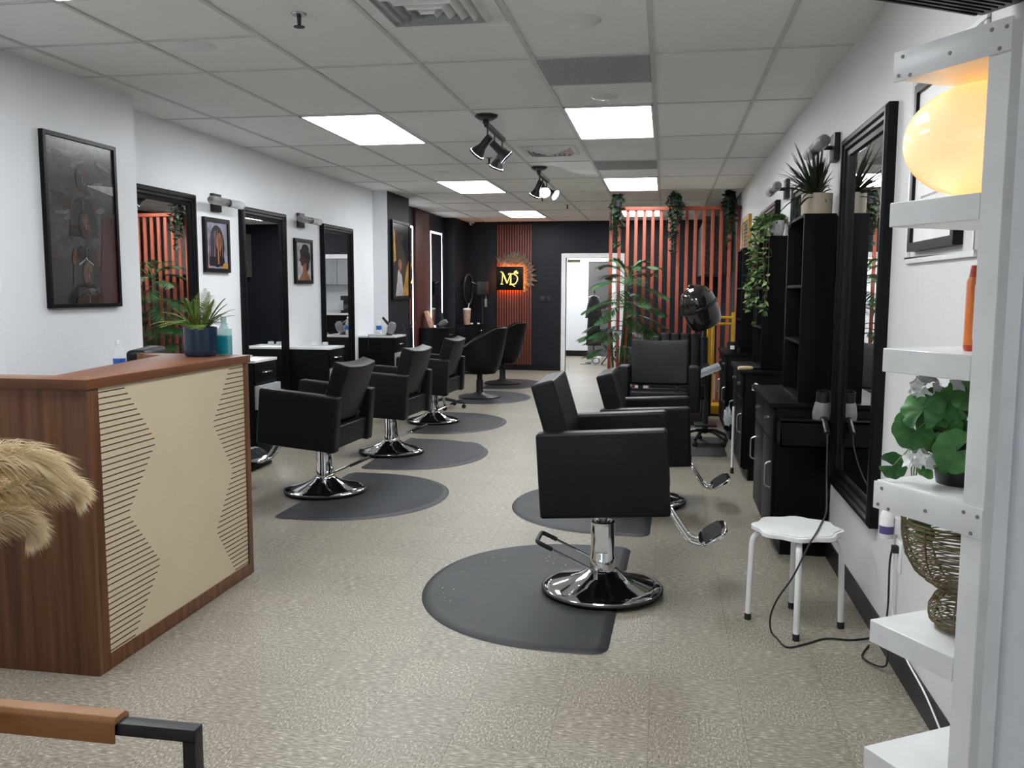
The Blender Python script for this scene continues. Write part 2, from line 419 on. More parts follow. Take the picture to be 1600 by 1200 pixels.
def flush_disc(x, y, r, label):
    b = NB(); lathe(b, [(0, -.018), (r * .6, -.017), (r * .86, -.010), (r, -.001)], 36)
    tag(obj('ceiling_speaker', b, 'whitemetal', loc=(x, y, CZ)), label, 'ceiling speaker', 'round white ceiling speakers')
flush_disc(-.40, 4.05, .095, 'round white ceiling speaker nearest the camera, above the grey grille')
flush_disc(-.40, 5.60, .085, 'round white ceiling speaker beside the first right light panel')
flush_disc(-2.28, 8.85, .09, 'round white ceiling speaker left of the second spot track')
flush_disc(-1.05, 13.1, .09, 'round white ceiling speaker near the back wall')
flush_disc(-2.30, 4.15, .085, 'round white ceiling speaker above the wall of the big picture')

def sprinkler(x, y, label):
    t = thing('sprinkler_head', label, 'sprinkler', (x, y, CZ), 0, 'fire sprinkler heads')
    b = NB(); lathe(b, [(0, -.008), (.03, -.008), (.034, -.001)], 20); obj('escutcheon', b, 'steel', t)
    b = NB(); cyl(b, (0, 0, -.005), (0, 0, -.055), .010, .008); obj('stem', b, 'blackflat', t)
    b = NB(); lathe(b, [(0, -.06), (.024, -.058), (.024, -.055), (0, -.054)], 16); obj('deflector', b, 'blackflat', t)
sprinkler(-1.60, 3.75, 'dark sprinkler head nearest the camera, beside the large diffuser')
sprinkler(-1.60, 7.95, 'small sprinkler head hanging behind the first spot track')
sprinkler(-1.58, 11.3, 'small sprinkler head below the second spot track')
sprinkler(-1.38, 12.4, 'farthest sprinkler head near the dark back wall')

def track_light(x, y, label, aims):
    t = thing('track_light', label, 'track light', (x, y, CZ), 0, 'black three-spot ceiling tracks')
    b = NB(); lathe(b, [(0, -.035), (.045, -.034), (.075, -.016), (.082, -.002)], 32); obj('canopy', b, 'plastic', t)
    b = NB(); box(b, -.016, .016, .0, .66, -.075, -.045); box(b, -.02, .02, -.02, .02, -.06, -.03); obj('track', b, 'plastic', t, bevel=.003)
    for i, (yy, az, el) in enumerate(aims):
        h = thing('spot_head', '', 'x', (0, yy, -.07)); h.parent = t
        del h['label']; del h['category']
        b = NB(); cyl(b, (0, 0, 0), (0, 0, -.075), .007); obj('stem', b, 'plastic', h)
        D = V((math.cos(RAD(az)) * math.cos(RAD(el)), math.sin(RAD(az)) * math.cos(RAD(el)), -math.sin(RAD(el))))
        Q = TM(0, 0, -.085) @ D.to_track_quat('Z', 'Y').to_matrix().to_4x4()
        b = NB(); lathe(b, [(0, -.03), (.026, -.03), (.028, .06), (.034, .075), (.058, .135), (.055, .135), (.03, .085), (0, .085)], 28, 0, Q); obj('shade', b, 'plastic', h)
        b = NB(); lathe(b, [(0, .122), (.054, .122)], 24, 0, Q); obj('lens', b, 'bulb', h)
track_light(-1.24, 6.06, 'black three-spot ceiling track nearer the camera', [(.05, 162, 46), (.30, 12, 44), (.60, 150, 62)])
track_light(-1.24, 8.62, 'black three-spot ceiling track farther back', [(.05, 150, 62), (.28, 290, 36), (.58, 338, 30)])

b = NB(); lathe(b, [(0, -.075), (.03, -.068), (.045, -.04), (.055, -.012), (.055, 0)], 24)
cam_ = thing('security_camera', 'small white dome security camera in the far left ceiling corner', 'camera', (-3.35, 15.1, CZ))
obj('dome', b, 'white', cam_)
b = NB(); tube(b, [(.02, -.03, -.05), (.035, -.055, -.06)], .016, 12); obj('lens', b, 'plastic', cam_)

# ------------------------------------------------------------------ wall mirrors (frame faces +x local, wall at x=0)
def ring_profile(bm, w, h, prof, mi=0):
    """rectangular ring, centred in local yz, prof = [(inset, height)] """
    loops = []
    for ins, x in prof:
        loops.append([bm.verts.new((x, sy * (w / 2 - ins), sz * (h / 2 - ins))) for sy, sz in ((-1, -1), (1, -1), (1, 1), (-1, 1))])
    for A, B in zip(loops, loops[1:]):
        for i in range(4): bm.faces.new((A[i], A[(i + 1) % 4], B[(i + 1) % 4], B[i])).material_index = mi
def wall_mirror(x, y0, y1, z0, z1, side, label):
    t = thing('wall_mirror', label, 'mirror', (x, (y0 + y1) / 2, (z0 + z1) / 2), 0 if side > 0 else PI, 'tall black framed mirrors')
    w, h = y1 - y0, z1 - z0
    b = NB(); ring_profile(b, w, h, [(0, 0), (0, .035), (.012, .045), (.03, .045), (.04, .036), (.055, .036), (.065, .026), (.085, .022), (.09, .008)]); obj('frame', b, 'blackpaint', t, ang=20)
    b = NB(); box(b, .002, .010, -w / 2 + .085, w / 2 - .085, -h / 2 + .085, h / 2 - .085); obj('mirror_glass', b, 'mirror', t, smooth=False)
G = 'tall black framed mirrors'
wall_mirror(XL2, 5.33, 6.19, .42, 2.11, 1, 'tall black framed mirror beside the big picture, reflecting orange slats')
wall_mirror(XL2, 6.92, 7.79, .40, 2.10, 1, 'tall black framed mirror between the two small pictures')
wall_mirror(XL2, 8.68, 9.57, .40, 2.09, 1, 'tall black framed mirror nearest the white pilaster on the left wall')
wall_mirror(XR, 3.70, 4.60, .44, 2.14, -1, 'largest black framed mirror on the right wall behind the white shelf')
wall_mirror(XR, 5.48, 6.35, .44, 2.12, -1, 'black framed mirror half hidden behind the beige potted plant')
wall_mirror(XR, 7.24, 8.35, .44, 2.12, -1, 'farthest black framed mirror on the right wall, above the trailing ivy')

def led_mirror(y0, y1, z0, z1, label):
    t = thing('led_mirror', label, 'mirror', (XL4, (y0 + y1) / 2, (z0 + z1) / 2), 0, 'mirrors edged with white light')
    w, h = y1 - y0, z1 - z0
    b = NB(); box(b, 0, .03, -w / 2, w / 2, -h / 2, h / 2); obj('back_plate', b, 'plastic', t, smooth=False)
    b = NB(); box(b, .03, .034, -w / 2 + .03, w / 2 - .03, -h / 2 + .03, h / 2 - .03); obj('mirror_glass', b, 'mirror', t, smooth=False)
    b = NB(); ring_profile(b, w, h, [(0, .030), (0, .036), (.024, .036), (.024, .034)]); obj('light_strip', b, 'led', t, smooth=False)
led_mirror(11.62, 12.34, .42, 2.32, 'light edged mirror mostly hidden behind the dark pilaster')
led_mirror(13.32, 14.02, .82, 2.32, 'light edged mirror right of the red-brown wood panel')
b = NB(); box(b, XL4, XL4 + .035, 12.5, 13.24, .02, CZ - .03)
tag(obj('wood_cladding', b, 'redwood', bevel=.004), 'red-brown wooden wall panel between the two light edged mirrors', 'wall panel')

# ------------------------------------------------------------------ sconces
def sconce(x, y, z, side, label):
    t = thing('wall_sconce', label, 'wall light', (x, y, z), 0 if side > 0 else PI, 'glass tube wall sconces')
    b = NB(); box(b, 0, .03, -.065, .065, -.07, .07); obj('backplate', b, 'blackflat', t, bevel=.004)
    b = NB(); cyl(b, (.03, 0, 0), (.11, 0, 0), .011); cyl(b, (.11, -.025, 0), (.11, .025, 0), .030, seg=24); obj('collar', b, 'blackflat', t)
    for s in (-1, 1):
        b = NB(); lathe(b, [(0, .27), (.022, .265), (.031, .245), (.033, .20), (.031, .02), (.02, .02)], 24, 0, TM(.11, 0, 0) @ rotM('X', -90 * s)); obj('glass_tube', b, 'glassbulb', t)
sconce(XL2, 6.53, 2.085, 1, 'glass tube wall sconce above the braided-hair picture')
sconce(XL2, 8.17, 2.075, 1, 'glass tube wall sconce above the profile picture')
sconce(XR, 4.93, 2.155, -1, 'glass tube wall sconce nearest on the right wall, beside the large mirror')
sconce(XR, 6.80, 2.15, -1, 'glass tube wall sconce farther along the right wall, above the ivy')

# ------------------------------------------------------------------ framed pictures
def pic(x, y0, y1, z0, z1, side, fw, name, label, paint, mats, fm='frameblk', depth=.028, group=None):
    _lay[0] = 0; LIM[0], LIM[1] = (y1 - y0) / 2 - fw, (z1 - z0) / 2 - fw
    t = thing(name, label, 'picture', (x, (y0 + y1) / 2, (z0 + z1) / 2), 0 if side > 0 else PI, group)
    w, h = y1 - y0, z1 - z0
    b = NB(); ring_profile(b, w, h, [(0, 0), (0, depth), (fw, depth), (fw, depth - .012)]); obj('frame', b, fm, t, smooth=False)
    b = NB(); box(b, .002, depth - .012, -w / 2 + fw * .9, w / 2 - fw * .9, -h / 2 + fw * .9, h / 2 - fw * .9, 0)
    paint(b, depth - .012, w - 2 * fw, h - 2 * fw)
    obj('print', b, mats, t, smooth=False)
_lay = [0, 0]; LIM = [9, 9]
def ell(b, x, cy, cz, ry, rz, mi, a=0, n=24, a0=0., a1=2 * PI):
    _lay[0] += 1; xx = x + .0004 + _lay[0] * .00007
    pts = []
    for i in range(n):
        q = a0 + (a1 - a0) * i / n; u, v = ry * math.cos(q), rz * math.sin(q)
        pts.append((xx, cy + u * math.cos(a) - v * math.sin(a), cz + u * math.sin(a) + v * math.cos(a)))
    face(b, clampp(pts), mi)
def poly(b, x, pts, mi):
    _lay[0] += 1; xx = x + .0004 + _lay[0] * .00007
    face(b, clampp([(xx, p, q) for p, q in pts]), mi)
def clampp(pts): return [(x, max(-LIM[0], min(LIM[0], y)), max(-LIM[1], min(LIM[1], z))) for x, y, z in pts]
def fig(b, x, cy, cz, s, dark, lit, sil):
    poly(b, x, [(cy - .20 * s, cz - .52 * s), (cy + .20 * s, cz - .52 * s), (cy + .17 * s, cz - .22 * s), (cy + .05 * s, cz - .16 * s), (cy - .05 * s, cz - .16 * s), (cy - .17 * s, cz - .22 * s)], dark)
    ell(b, x, cy, cz + .02 * s, .085 * s, .125 * s, dark)
    ell(b, x, cy + .005 * s, cz + .02 * s, .062 * s, .105 * s, lit)
    for sy in (-1, 1):
        poly(b, x, [(cy + sy * .012 * s, cz + .030 * s), (cy + sy * .055 * s, cz + .045 * s), (cy + sy * .052 * s, cz + .022 * s)], dark)
        ell(b, x, cy + sy * .16 * s, cz - .26 * s, .026 * s, .075 * s, lit, sy * .2)
    poly(b, x, [(cy - .008 * s, cz + .03 * s), (cy + .010 * s, cz + .03 * s), (cy + .016 * s, cz - .028 * s), (cy - .014 * s, cz - .028 * s)], dark)
    poly(b, x, [(cy + .001 * s, cz + .03 * s), (cy + .005 * s, cz + .03 * s), (cy + .007 * s, cz - .02 * s), (cy + .001 * s, cz - .02 * s)], sil)
    ell(b, x, cy, cz - .055 * s, .026 * s, .010 * s, dark)
    for i in range(9):
        q = PI + PI * (i + .5) / 9; ell(b, x, cy + .075 * s * math.cos(q), cz - .125 * s + .05 * s * math.sin(q), .0030 * s, .0030 * s, sil, n=8)
    for i in range(5): ell(b, x, cy, cz - .19 * s - i * .02 * s, .004 * s, .006 * s, sil, n=8)
def paint_big(b, x, w, h):
    poly(b, x, [(-w / 2, -h / 2), (w / 2, -h / 2), (w / 2, h / 2), (-w / 2, h / 2)], 0)
    for i in range(26):
        ell(b, x, rnd.uniform(-.36, .36) * w, rnd.uniform(.02, .42) * h, rnd.uniform(.06, .15) * w, rnd.uniform(.008, .022) * h, 1 if i % 2 else 4, rnd.uniform(-.35, .35))
    poly(b, x, [(.20 * w, -h / 2), (w / 2, -h / 2), (w / 2, .05 * h), (.30 * w, .08 * h)], 5)
    poly(b, x, [(-w / 2, -.22 * h), (-.10 * w, -.24 * h), (-.14 * w, -h / 2), (-w / 2, -h / 2)], 2)
    poly(b, x, [(.05 * w, .24 * h), (.48 * w, .20 * h), (.48 * w, .26 * h), (.30 * w, .255 * h)], 3)
    fig(b, x, .0, .27 * h, .62, 2, 6, 3)
    fig(b, x, .02 * w, -.02 * h, .66, 2, 6, 3)
    fig(b, x, .03 * w, -.33 * h, .60, 4, 6, 3)
    for i in range(11): ell(b, x, (-.10 + .02 * i) * w, -.215 * h - .03 * abs(i - 5) ** .8 * h * .35, .005, .005, 3, n=8)
pic(XL1, 4.275, 4.91, 1.30, 2.255, 1, .022, 'framed_art', 'large black framed dark print of stacked faces, on the left wall', paint_big, ['p_bg', 'p_smoke', 'p_ink', 'p_silver', 'p_brzd', 'p_maroon', 'p_brz'])
def paint_braid(b, x, w, h):
    poly(b, x, [(-w / 2, -h / 2), (w / 2, -h / 2), (w / 2, h / 2), (-w / 2, h / 2)], 0)
    ell(b, x, 0, -.02 * h, .36 * w, .46 * h, 1); poly(b, x, [(-.40 * w, -.45 * h), (.36 * w, -.45 * h), (.30 * w, .1 * h), (-.34 * w, .1 * h)], 1)
    ell(b, x, .10 * w, .08 * h, .15 * w, .20 * h, 2)
    for i in range(16):
        yy = (-.30 + .036 * i) * w
        poly(b, x, [(yy, .34 * h - abs(i - 8) * .012 * h), (yy + .014 * w, .34 * h - abs(i - 8) * .012 * h), (yy + (.03 if i > 8 else -.03) * w, -.25 * h), (yy + (.015 if i > 8 else -.045) * w, -.25 * h)], 3 if i < 8 and i % 2 else (4 if i % 3 == 0 else 1))
    for i in range(6): ell(b, x, .05 * w, -.12 * h - i * .05 * h, .012, .014, 4, n=10)
    poly(b, x, [(-w / 2, -h / 2), (-.30 * w, -h / 2), (-.42 * w, -.40 * h), (-w / 2, -.40 * h)], 5)
    poly(b, x, [(w / 2, -h / 2), (.18 * w, -h / 2), (.30 * w, -.38 * h), (w / 2, -.38 * h)], 6)
pic(XL2, 6.325, 6.72, 1.54, 1.965, 1, .032, 'framed_art', 'small black framed print of long braided hair, under the first left sconce', paint_braid, ['p_sky', 'p_ink', 'p_skin', 'p_blue', 'p_org', 'p_pink', 'p_gold'])
def paint_prof(b, x, w, h):
    poly(b, x, [(-w / 2, -h / 2), (w / 2, -h / 2), (w / 2, h / 2), (-w / 2, h / 2)], 0)
    ell(b, x, .12 * w, .33 * h, .26 * w, .13 * h, 1); ell(b, x, .20 * w, .12 * h, .26 * w, .22 * h, 1); ell(b, x, -.06 * w, .24 * h, .20 * w, .10 * h, 1)
    poly(b, x, [(-.22 * w, .18 * h), (.06 * w, .22 * h), (.18 * w, .0), (.10 * w, -.14 * h), (-.12 * w, -.13 * h), (-.20 * w, -.09 * h), (-.20 * w, -.02 * h), (-.32 * w, .02 * h), (-.24 * w, .08 * h)], 2)
    poly(b, x, [(-.08 * w, -.12 * h), (.18 * w, -.02 * h), (.20 * w, -.22 * h), (.46 * w, -.5 * h), (-.40 * w, -.5 * h), (-.10 * w, -.32 * h)], 3)
    ell(b, x, .06 * w, .17 * h, .20 * w, .07 * h, 1, .4); ell(b, x, .26 * w, -.10 * h, .10 * w, .16 * h, 1); ell(b, x, .10 * w, -.04 * h, .04 * w, .03 * h, 1)
    poly(b, x, [(-.18 * w, .06 * h), (-.08 * w, .08 * h), (-.08 * w, .06 * h)], 1); poly(b, x, [(-.19 * w, -.06 * h), (-.11 * w, -.05 * h), (-.13 * w, -.08 * h)], 4)
pic(XL2, 8.01, 8.43, 1.465, 1.90, 1, .034, 'framed_art', 'small black framed print of a head in profile, under the second left sconce', paint_prof, ['p_pale', 'p_ink', 'p_brz', 'p_skin', 'p_maroon'])
def paint_gold(b, x, w, h):
    poly(b, x, [(-w / 2, -h / 2), (w / 2, -h / 2), (w / 2, h / 2), (-w / 2, h / 2)], 0)
    poly(b, x, [(-w / 2, -.05 * h), (-.3 * w, .0 * h), (-.38 * w, .40 * h), (-w / 2, .42 * h)], 1)
    for i in range(15):
        q = i / 14; poly(b, x, [(-.38 * w + .5 * w * q, .42 * h - .02 * h * i), (-.33 * w + .5 * w * q, .42 * h - .02 * h * i), (-.12 * w + .56 * w * q, -.2 * h), (-.17 * w + .56 * w * q, -.2 * h)], 2 if i % 3 else 3)
    ell(b, x, .02 * w, .30 * h, .10 * w, .05 * h, 3)
    poly(b, x, [(-.35 * w, -.48 * h), (.15 * w, -.48 * h), (.02 * w, -.20 * h), (-.2 * w, -.12 * h)], 4)
    poly(b, x, [(.05 * w, -.48 * h), (.42 * w, -.48 * h), (.44 * w, .0), (.30 * w, -.1 * h)], 1)
    ell(b, x, -.08 * w, -.06 * h, .11 * w, .09 * h, 5)
pic(XL3, 10.50, 11.27, 1.285, 2.27, 1, .03, 'framed_art', 'dark and gold framed print on the charcoal side of the pilaster', paint_gold, ['p_ink', 'p_gold', 'p_bg', 'p_brz', 'p_pale', 'p_skin'])
def paint_plain(b, x, w, h):
    for i in range(7): poly(b, x, [(-.4 * w, (.4 - .13 * i) * h), (.4 * w, (.36 - .13 * i) * h), (.4 * w, (.33 - .13 * i) * h), (-.4 * w, (.35 - .13 * i) * h)], 1)
pic(XR, 9.62, 10.42, 1.80, 2.215, -1, .05, 'framed_art', 'gold framed picture high on the right wall near the slat screen', paint_plain, ['p_pale', 'p_brz'], 'gold', .035)
def paint_cert(b, x, w, h):
    for i in range(6): poly(b, x, [(-.34 * w, (.30 - .1 * i) * h), (.34 * w, (.30 - .1 * i) * h), (.34 * w, (.285 - .1 * i) * h), (-.34 * w, (.285 - .1 * i) * h)], 1)
pic(XR, 2.85, 3.36, 1.545, 2.12, -1, .03, 'certificate_frame', 'black framed certificate behind the white shelf and globe lamp', paint_cert, ['paper', 'p_smoke'], depth=.03)

# ------------------------------------------------------------------ salon chair (faces local +x)
def rbox(bm, x0, x1, y0, y1, z0, z1, M4=I4): box(bm, x0, x1, y0, y1, z0, z1, 0, M4)
def salon_chair(label, x, y, deg, lift, tilt, footrest=True, lever=True, fwd=0.):
    lift -= .012
    t = thing('salon_chair', label, 'salon chair', (x, y, .012), RAD(deg), 'black salon chairs with box arms')
    # floor base
    b = NB(); lathe(b, [(0, .004), (.270, .004), (.282, .008), (.284, .016), (.278, .022), (.268, .020)], 56); obj('rubber_ring', b, 'rubber', t)
    b = NB(); lathe(b, [(.274, .018), (.268, .026), (.235, .036), (.165, .055), (.105, .078), (.076, .098), (.066, .104), (0, .104)], 56); obj('base', b, 'chrome', t, ang=60)
    top = min(.326, lift - .030)
    b = NB(); lathe(b, [(.060, .098), (.060, .16), (.056, .17), (.056, top), (.050, top + .004), (.047, top - .02), (0, top - .02)], 28); box(b, -.030, .030, -.0595, -.04, .19, top - .012)
    obj('hydraulic_column', b, 'chrome', t, ang=30)
    Mb = TM(fwd, 0, lift) @ rotM('Y', -tilt)
    b = NB(); cyl(b, (0, 0, top - .05), (0, 0, lift + .03), .017); obj('piston', b, 'steel', t)
    if lever:
        lv = [(-.03, -.085, .115), (-.25, -.085, .215), (-.295, -.080, .235), (-.295, .080, .235), (-.25, .085, .215), (-.03, .085, .115)]
        b = NB(); tube(b, arc(lv, 4, .03), .0055, 8); cyl(b, (-.03, -.095, .112), (-.03, .095, .112), .012); l_ = obj('pump_lever', b, 'chrome', t)
        b = NB(); tube(b, arc([(-.225, -.085, .2036), (-.26, -.085, .2195), (-.298, -.081, .237), (-.298, .081, .237), (-.26, .085, .2195), (-.225, .085, .2036)], 4, .025), .0105, 10); obj('lever_grip', b, 'rubber', l_)
    # body
    b = NB(); box(b, -.10, .10, -.10, .10, -.012, .03, 0, Mb); obj('mounting_plate', b, 'blackflat', t, bevel=.003)
    for s in (-1, 1):
        b = NB(); y0, y1 = (.245, .335) if s > 0 else (-.335, -.245)
        box(b, -.250, .308, y0, y1, 0, .372); o = obj('arm', b, 'leather', t, bevel=.017, bseg=3); o.matrix_basis = Mb
        b = NB()
        for xx in (-.246, .304):
            tube(b, arc([(xx, y0 + .012, .02), (xx, y0 + .012, .36), (xx, y1 - .012, .36), (xx, y1 - .012, .02)], 3, .012), .0028, 6)
        o2 = obj('piping', b, 'leather', o)
    b = NB(); box(b, -.232, .275, -.243, .243, .012, .165); o = obj('seat', b, 'leather', t, bevel=.02, bseg=3); o.matrix_basis = Mb
    # back, slightly hollow, leaning
    nb, mh, th = 10, 8, .104
    b = NB(); grid = {}
    for side in (0, 1):
        for i in range(nb + 1):
            for j in range(mh + 1):
                yy = -.243 + .486 * i / nb; zz = .0 + .395 * j / mh
                hollow = .017 * (yy / .243) ** 2
                crown = .010 * math.sin(PI * i / nb) * math.sin(PI * j / mh)
                xx = (hollow + th / 2 + crown) if side else (hollow - th / 2 - crown * .3)
                if j == mh: zz -= .010 * (1 - (yy / .243) ** 2)
                grid[side, i, j] = b.verts.new((xx, yy, zz))
    for side in (0, 1):
        for i in range(nb):
            for j in range(mh):
                b.faces.new([grid[side, i, j], grid[side, i + 1, j], grid[side, i + 1, j + 1], grid[side, i, j + 1]])
    for i in range(nb):
        for j in (0, mh): b.faces.new([grid[0, i, j], grid[0, i + 1, j], grid[1, i + 1, j], grid[1, i, j]])
    for j in range(mh):
        for i in (0, nb): b.faces.new([grid[0, i, j], grid[0, i, j + 1], grid[1, i, j + 1], grid[1, i, j]])
    Bk = Mb @ TM(-.150, 0, .196) @ rotM('Y', -13)
    o = obj('backrest', b, 'leather', t, bevel=.014, bseg=3, ang=50); o.matrix_basis = Bk
    b = NB()
    for s in (-1, 1): box(b, -.05, .0, s * .16 - .02, s * .16 + .02, -.06, .03)
    o2 = obj('back_bracket', b, 'blackflat', t, bevel=.003); o2.matrix_basis = Bk
    if footrest:
        b = NB()
        for s in (-1, 1): tube(b, arc([(.20, s * .055, .0), (.295, s * .055, -.035), (.385, s * .055, -.185), (.43, s * .05, -.20), (.455, s * .045, -.185)], 5, .04), .0095, 10)
        r_ = obj('footrest', b, 'chrome', t); r_.matrix_basis = Mb
        Fm = TM(.490, 0, -.160) @ rotM('Y', -27)
        b = NB(); pts = []
        for i in range(28):
            q = 2 * PI * i / 28; pts.append((.070 * math.copysign(abs(math.cos(q)) ** .7, math.cos(q)), .135 * math.copysign(abs(math.sin(q)) ** .6, math.sin(q))))
        prism(b, pts, -.008, .006, 0, Fm); obj('foot_plate', b, 'chrome', r_, bevel=.003)
        b = NB()
        for k in range(-5, 6):
            yy = k * .022; tube(b, [Fm @ V((-.050 + abs(k) * .002, yy - .008, .009)), Fm @ V((.0, yy + .004 * (1 if k > 0 else -1), .010)), Fm @ V((.050 - abs(k) * .002, yy + .008, .009))], .0036, 6)
        obj('foot_tread', b, 'rubber', r_)
    return t
salon_chair('nearest black salon chair, raised on its chrome column beside the white stool', -.265, 4.0, 0, .437, 3.6)
salon_chair('black salon chair directly behind the nearest one on the right side', -.12, 5.8, -1, .302, 3.0)
salon_chair('black salon chair facing the camera in front of the palm', -.04, 7.5, -90, .405, 3.0, lever=False)
salon_chair('black salon chair nearest the reception desk on the left side', -2.31, 5.69, 177, .362, 5.0, fwd=.03)
salon_chair('second black salon chair along the left side, on the curled mat', -2.31, 7.2, 176, .352, 2.6)
salon_chair('third black salon chair along the left side, before the tub chairs', -2.42, 9.0, 177, .335, 2.6)

# ------------------------------------------------------------------ anti-fatigue mats (straight edge towards local +x)
def floor_mat(label, x, y, deg, depth, half, curl=False, z=.0):
    t = thing('floor_mat', label, 'floor mat', (x, y, z), RAD(deg), 'charcoal half-oval floor mats')
    def outline(k):
        pts = []; n = 44; d, h = depth - k, half - k; x0 = -.16
        for i in range(n + 1):
            q = PI / 2 + PI * i / n
            pts.append((x0 - (d + x0) * abs(math.cos(q)) ** .92, h * math.copysign(abs(math.sin(q)) ** .95, math.sin(q))))
        r = max(.02, .075 - k); xe = .05 - k
        for i in range(7):
            q = -PI / 2 + PI / 2 * i / 6; pts.append((xe - r + r * math.cos(q), -h + r + r * math.sin(q)))
        for i in range(7):
            q = PI / 2 * i / 6; pts.append((xe - r + r * math.cos(q), h - r + r * math.sin(q)))
        return pts
    b = NB()
    lv = [(0., .001), (.004, .004), (.035, .012), (.045, .012), (.055, .0105), (.30, .0105)]
    rings = [[b.verts.new((px, py, zz)) for px, py in outline(k)] for k, zz in lv[:5]]
    if curl:
        for i, v in enumerate(rings[0]):
            w = max(0., math.sin(i * .42)) * (1 if i > 24 else 0); v.co.z += .014 * w
    for A, B in zip(rings, rings[1:]):
        n = len(A)
        for i in range(n): b.faces.new((A[i], A[(i + 1) % n], B[(i + 1) % n], B[i]))
    b.faces.new(rings[-1]); b.faces.new(rings[0][::-1])
    obj('mat_pad', b, 'matrub', t, ang=60)
    return t
mt = floor_mat('largest charcoal mat under the nearest chair, flecked with white hair clippings', -.225, 4.005, -1.5, .88, .735)
b = NB()
for i in range(34):
    q = rnd.random()
    if i < 16: px, py = rnd.gauss(-.25, .08), rnd.gauss(.36, .05)
    else:
        a_ = PI * rnd.uniform(.75, 1.25); px, py = -.80 * abs(math.cos(a_)) * rnd.uniform(.85, 1.03), .6 * math.sin(a_)
    s = rnd.uniform(.003, .009); a_ = rnd.random() * 3
    face(b, [(px, py, .0128), (px + s * math.cos(a_), py + s * math.sin(a_), .0128), (px + s * .6 * math.cos(a_ + 1.4), py + s * .6 * math.sin(a_ + 1.4), .0132)])
obj('lint_speck', b, 'white', mt, smooth=False)
floor_mat('charcoal mat behind the nearest one, under the second right chair', -.10, 5.66, -1, .87, .70)
floor_mat('charcoal mat under the chair that faces the camera', .50, 8.05, 0, .72, .50)
floor_mat('charcoal mat under the left chair nearest the reception desk', -2.32, 5.66, 180, .88, .70)
floor_mat('charcoal mat with curled edges under the second left chair', -2.31, 7.22, 180, .83, .72, True)
floor_mat('charcoal mat under the third left chair', -2.46, 9.0, 180, .82, .75)
floor_mat('charcoal mat under the nearer tub chair', -2.52, 11.25, 180, .80, .70)
floor_mat('farthest charcoal mat, under the tub chair by the sign', -2.55, 12.95, 180, .78, .70)

# ------------------------------------------------------------------ tub chairs
def tub_chair(label, x, y, deg):
    t = thing('tub_chair', label, 'salon chair', (x, y, .012), RAD(deg), 'black tub chairs')
    b = NB(); lathe(b, [(0, .002), (.27, .002), (.275, .012), (.24, .025), (.10, .045), (.05, .07), (.045, .10), (0, .10)], 40); obj('base', b, 'blackflat', t)
    b = NB(); lathe(b, [(.045, .09), (.045, .22), (.036, .23), (.036, .36), (0, .36)], 20); obj('hydraulic_column', b, 'blackflat', t)
    b = NB(); n = 36; rows = 9; G_ = {}
    for s in (0, 1):
        for i in range(n + 1):
            a = RAD(-128 + 256 * i / n) + PI
            w = abs(i / n - .5) * 2
            topz = .915 - .28 * max(0, w - .42) ** 1.2 / .58 - .02 * w
            for j in range(rows + 1):
                v = j / rows; r = .20 + .155 * (v ** .55); r -= .05 * s
                G_[s, i, j] = b.verts.new((r * math.cos(a) * 1.03, r * math.sin(a) * .98, .315 + (topz - .315) * v + (.03 * s if j == 0 else 0)))
    for s in (0, 1):
        for i in range(n):
            for j in range(rows): b.faces.new((G_[s, i, j], G_[s, i + 1, j], G_[s, i + 1, j + 1], G_[s, i, j + 1]))
    for i in range(n):
        for j in (0, rows): b.faces.new((G_[0, i, j], G_[0, i + 1, j], G_[1, i + 1, j], G_[1, i, j]))
    for j in range(rows):
        for i in (0, n): b.faces.new((G_[0, i, j], G_[0, i, j + 1], G_[1, i, j + 1], G_[1, i, j]))
    obj('shell', b, 'leather', t, ang=50)
    b = NB(); lathe(b, [(0, .33), (.17, .33), (.235, .36), (.25, .42), (.245, .46), (.20, .485), (0, .49)], 36, 0, TM(.02, 0, 0)); obj('seat_cushion', b, 'leather', t)
tub_chair('nearer black tub chair on the left, turned to its mirror', -2.38, 11.2, 192)
tub_chair('farther black tub chair in front of the slatted sign panel', -2.40, 12.95, 190)

# ------------------------------------------------------------------ styling stations
def left_station(label, x0, x1, y0, y1, zt, top='marble', tray=True):
    t = thing('styling_station', label, 'salon cabinet', (x0, y0, 0), 0, 'black styling stations on the left wall')
    w, d = y1 - y0, x1 - x0
    b = NB(); box(b, .002, d - .02, .01, w - .01, .07, zt - .022); box(b, .002, d - .06, .02, w - .02, 0, .07); obj('body', b, 'blackwood', t, bevel=.002)
    b = NB(); box(b, .002, d, 0, w, zt - .022, zt); obj('countertop', b, top, t, bevel=.003)
    b = NB(); box(b, d - .019, d - .004, .015, w - .015, zt - .19, zt - .03); dr = obj('drawer', b, 'blackwood', t, bevel=.002)
    b = NB(); tube(b, arc([(d - .004, w / 2 - .06, zt - .10), (d + .022, w / 2 - .05, zt - .10), (d + .022, w / 2 + .05, zt - .10), (d - .004, w / 2 + .06, zt - .10)], 4, .015), .005, 8); obj('handle', b, 'chrome', dr)
    if tray:
        b = NB(); box(b, d - .02, d + .028, .03, w - .005, zt - .385, zt - .20); obj('tool_drawer', b, 'alu', t, bevel=.003)
    b = NB(); box(b, d - .019, d - .004, .015, w - .015, .085, zt - .40); dr = obj('door', b, 'blackwood', t, bevel=.002)
    b = NB(); cyl(b, (d - .005, .05, zt - .47), (d + .02, .05, zt - .47), .009, .011, 14); obj('knob', b, 'chrome', dr)
    return t
left_station('black styling station with marble top just behind the reception desk', XL2, -3.075, 6.22, 6.62, .868)
left_station('black styling station with marble top beside the middle mirror', XL2, -3.085, 7.78, 8.16, .868)
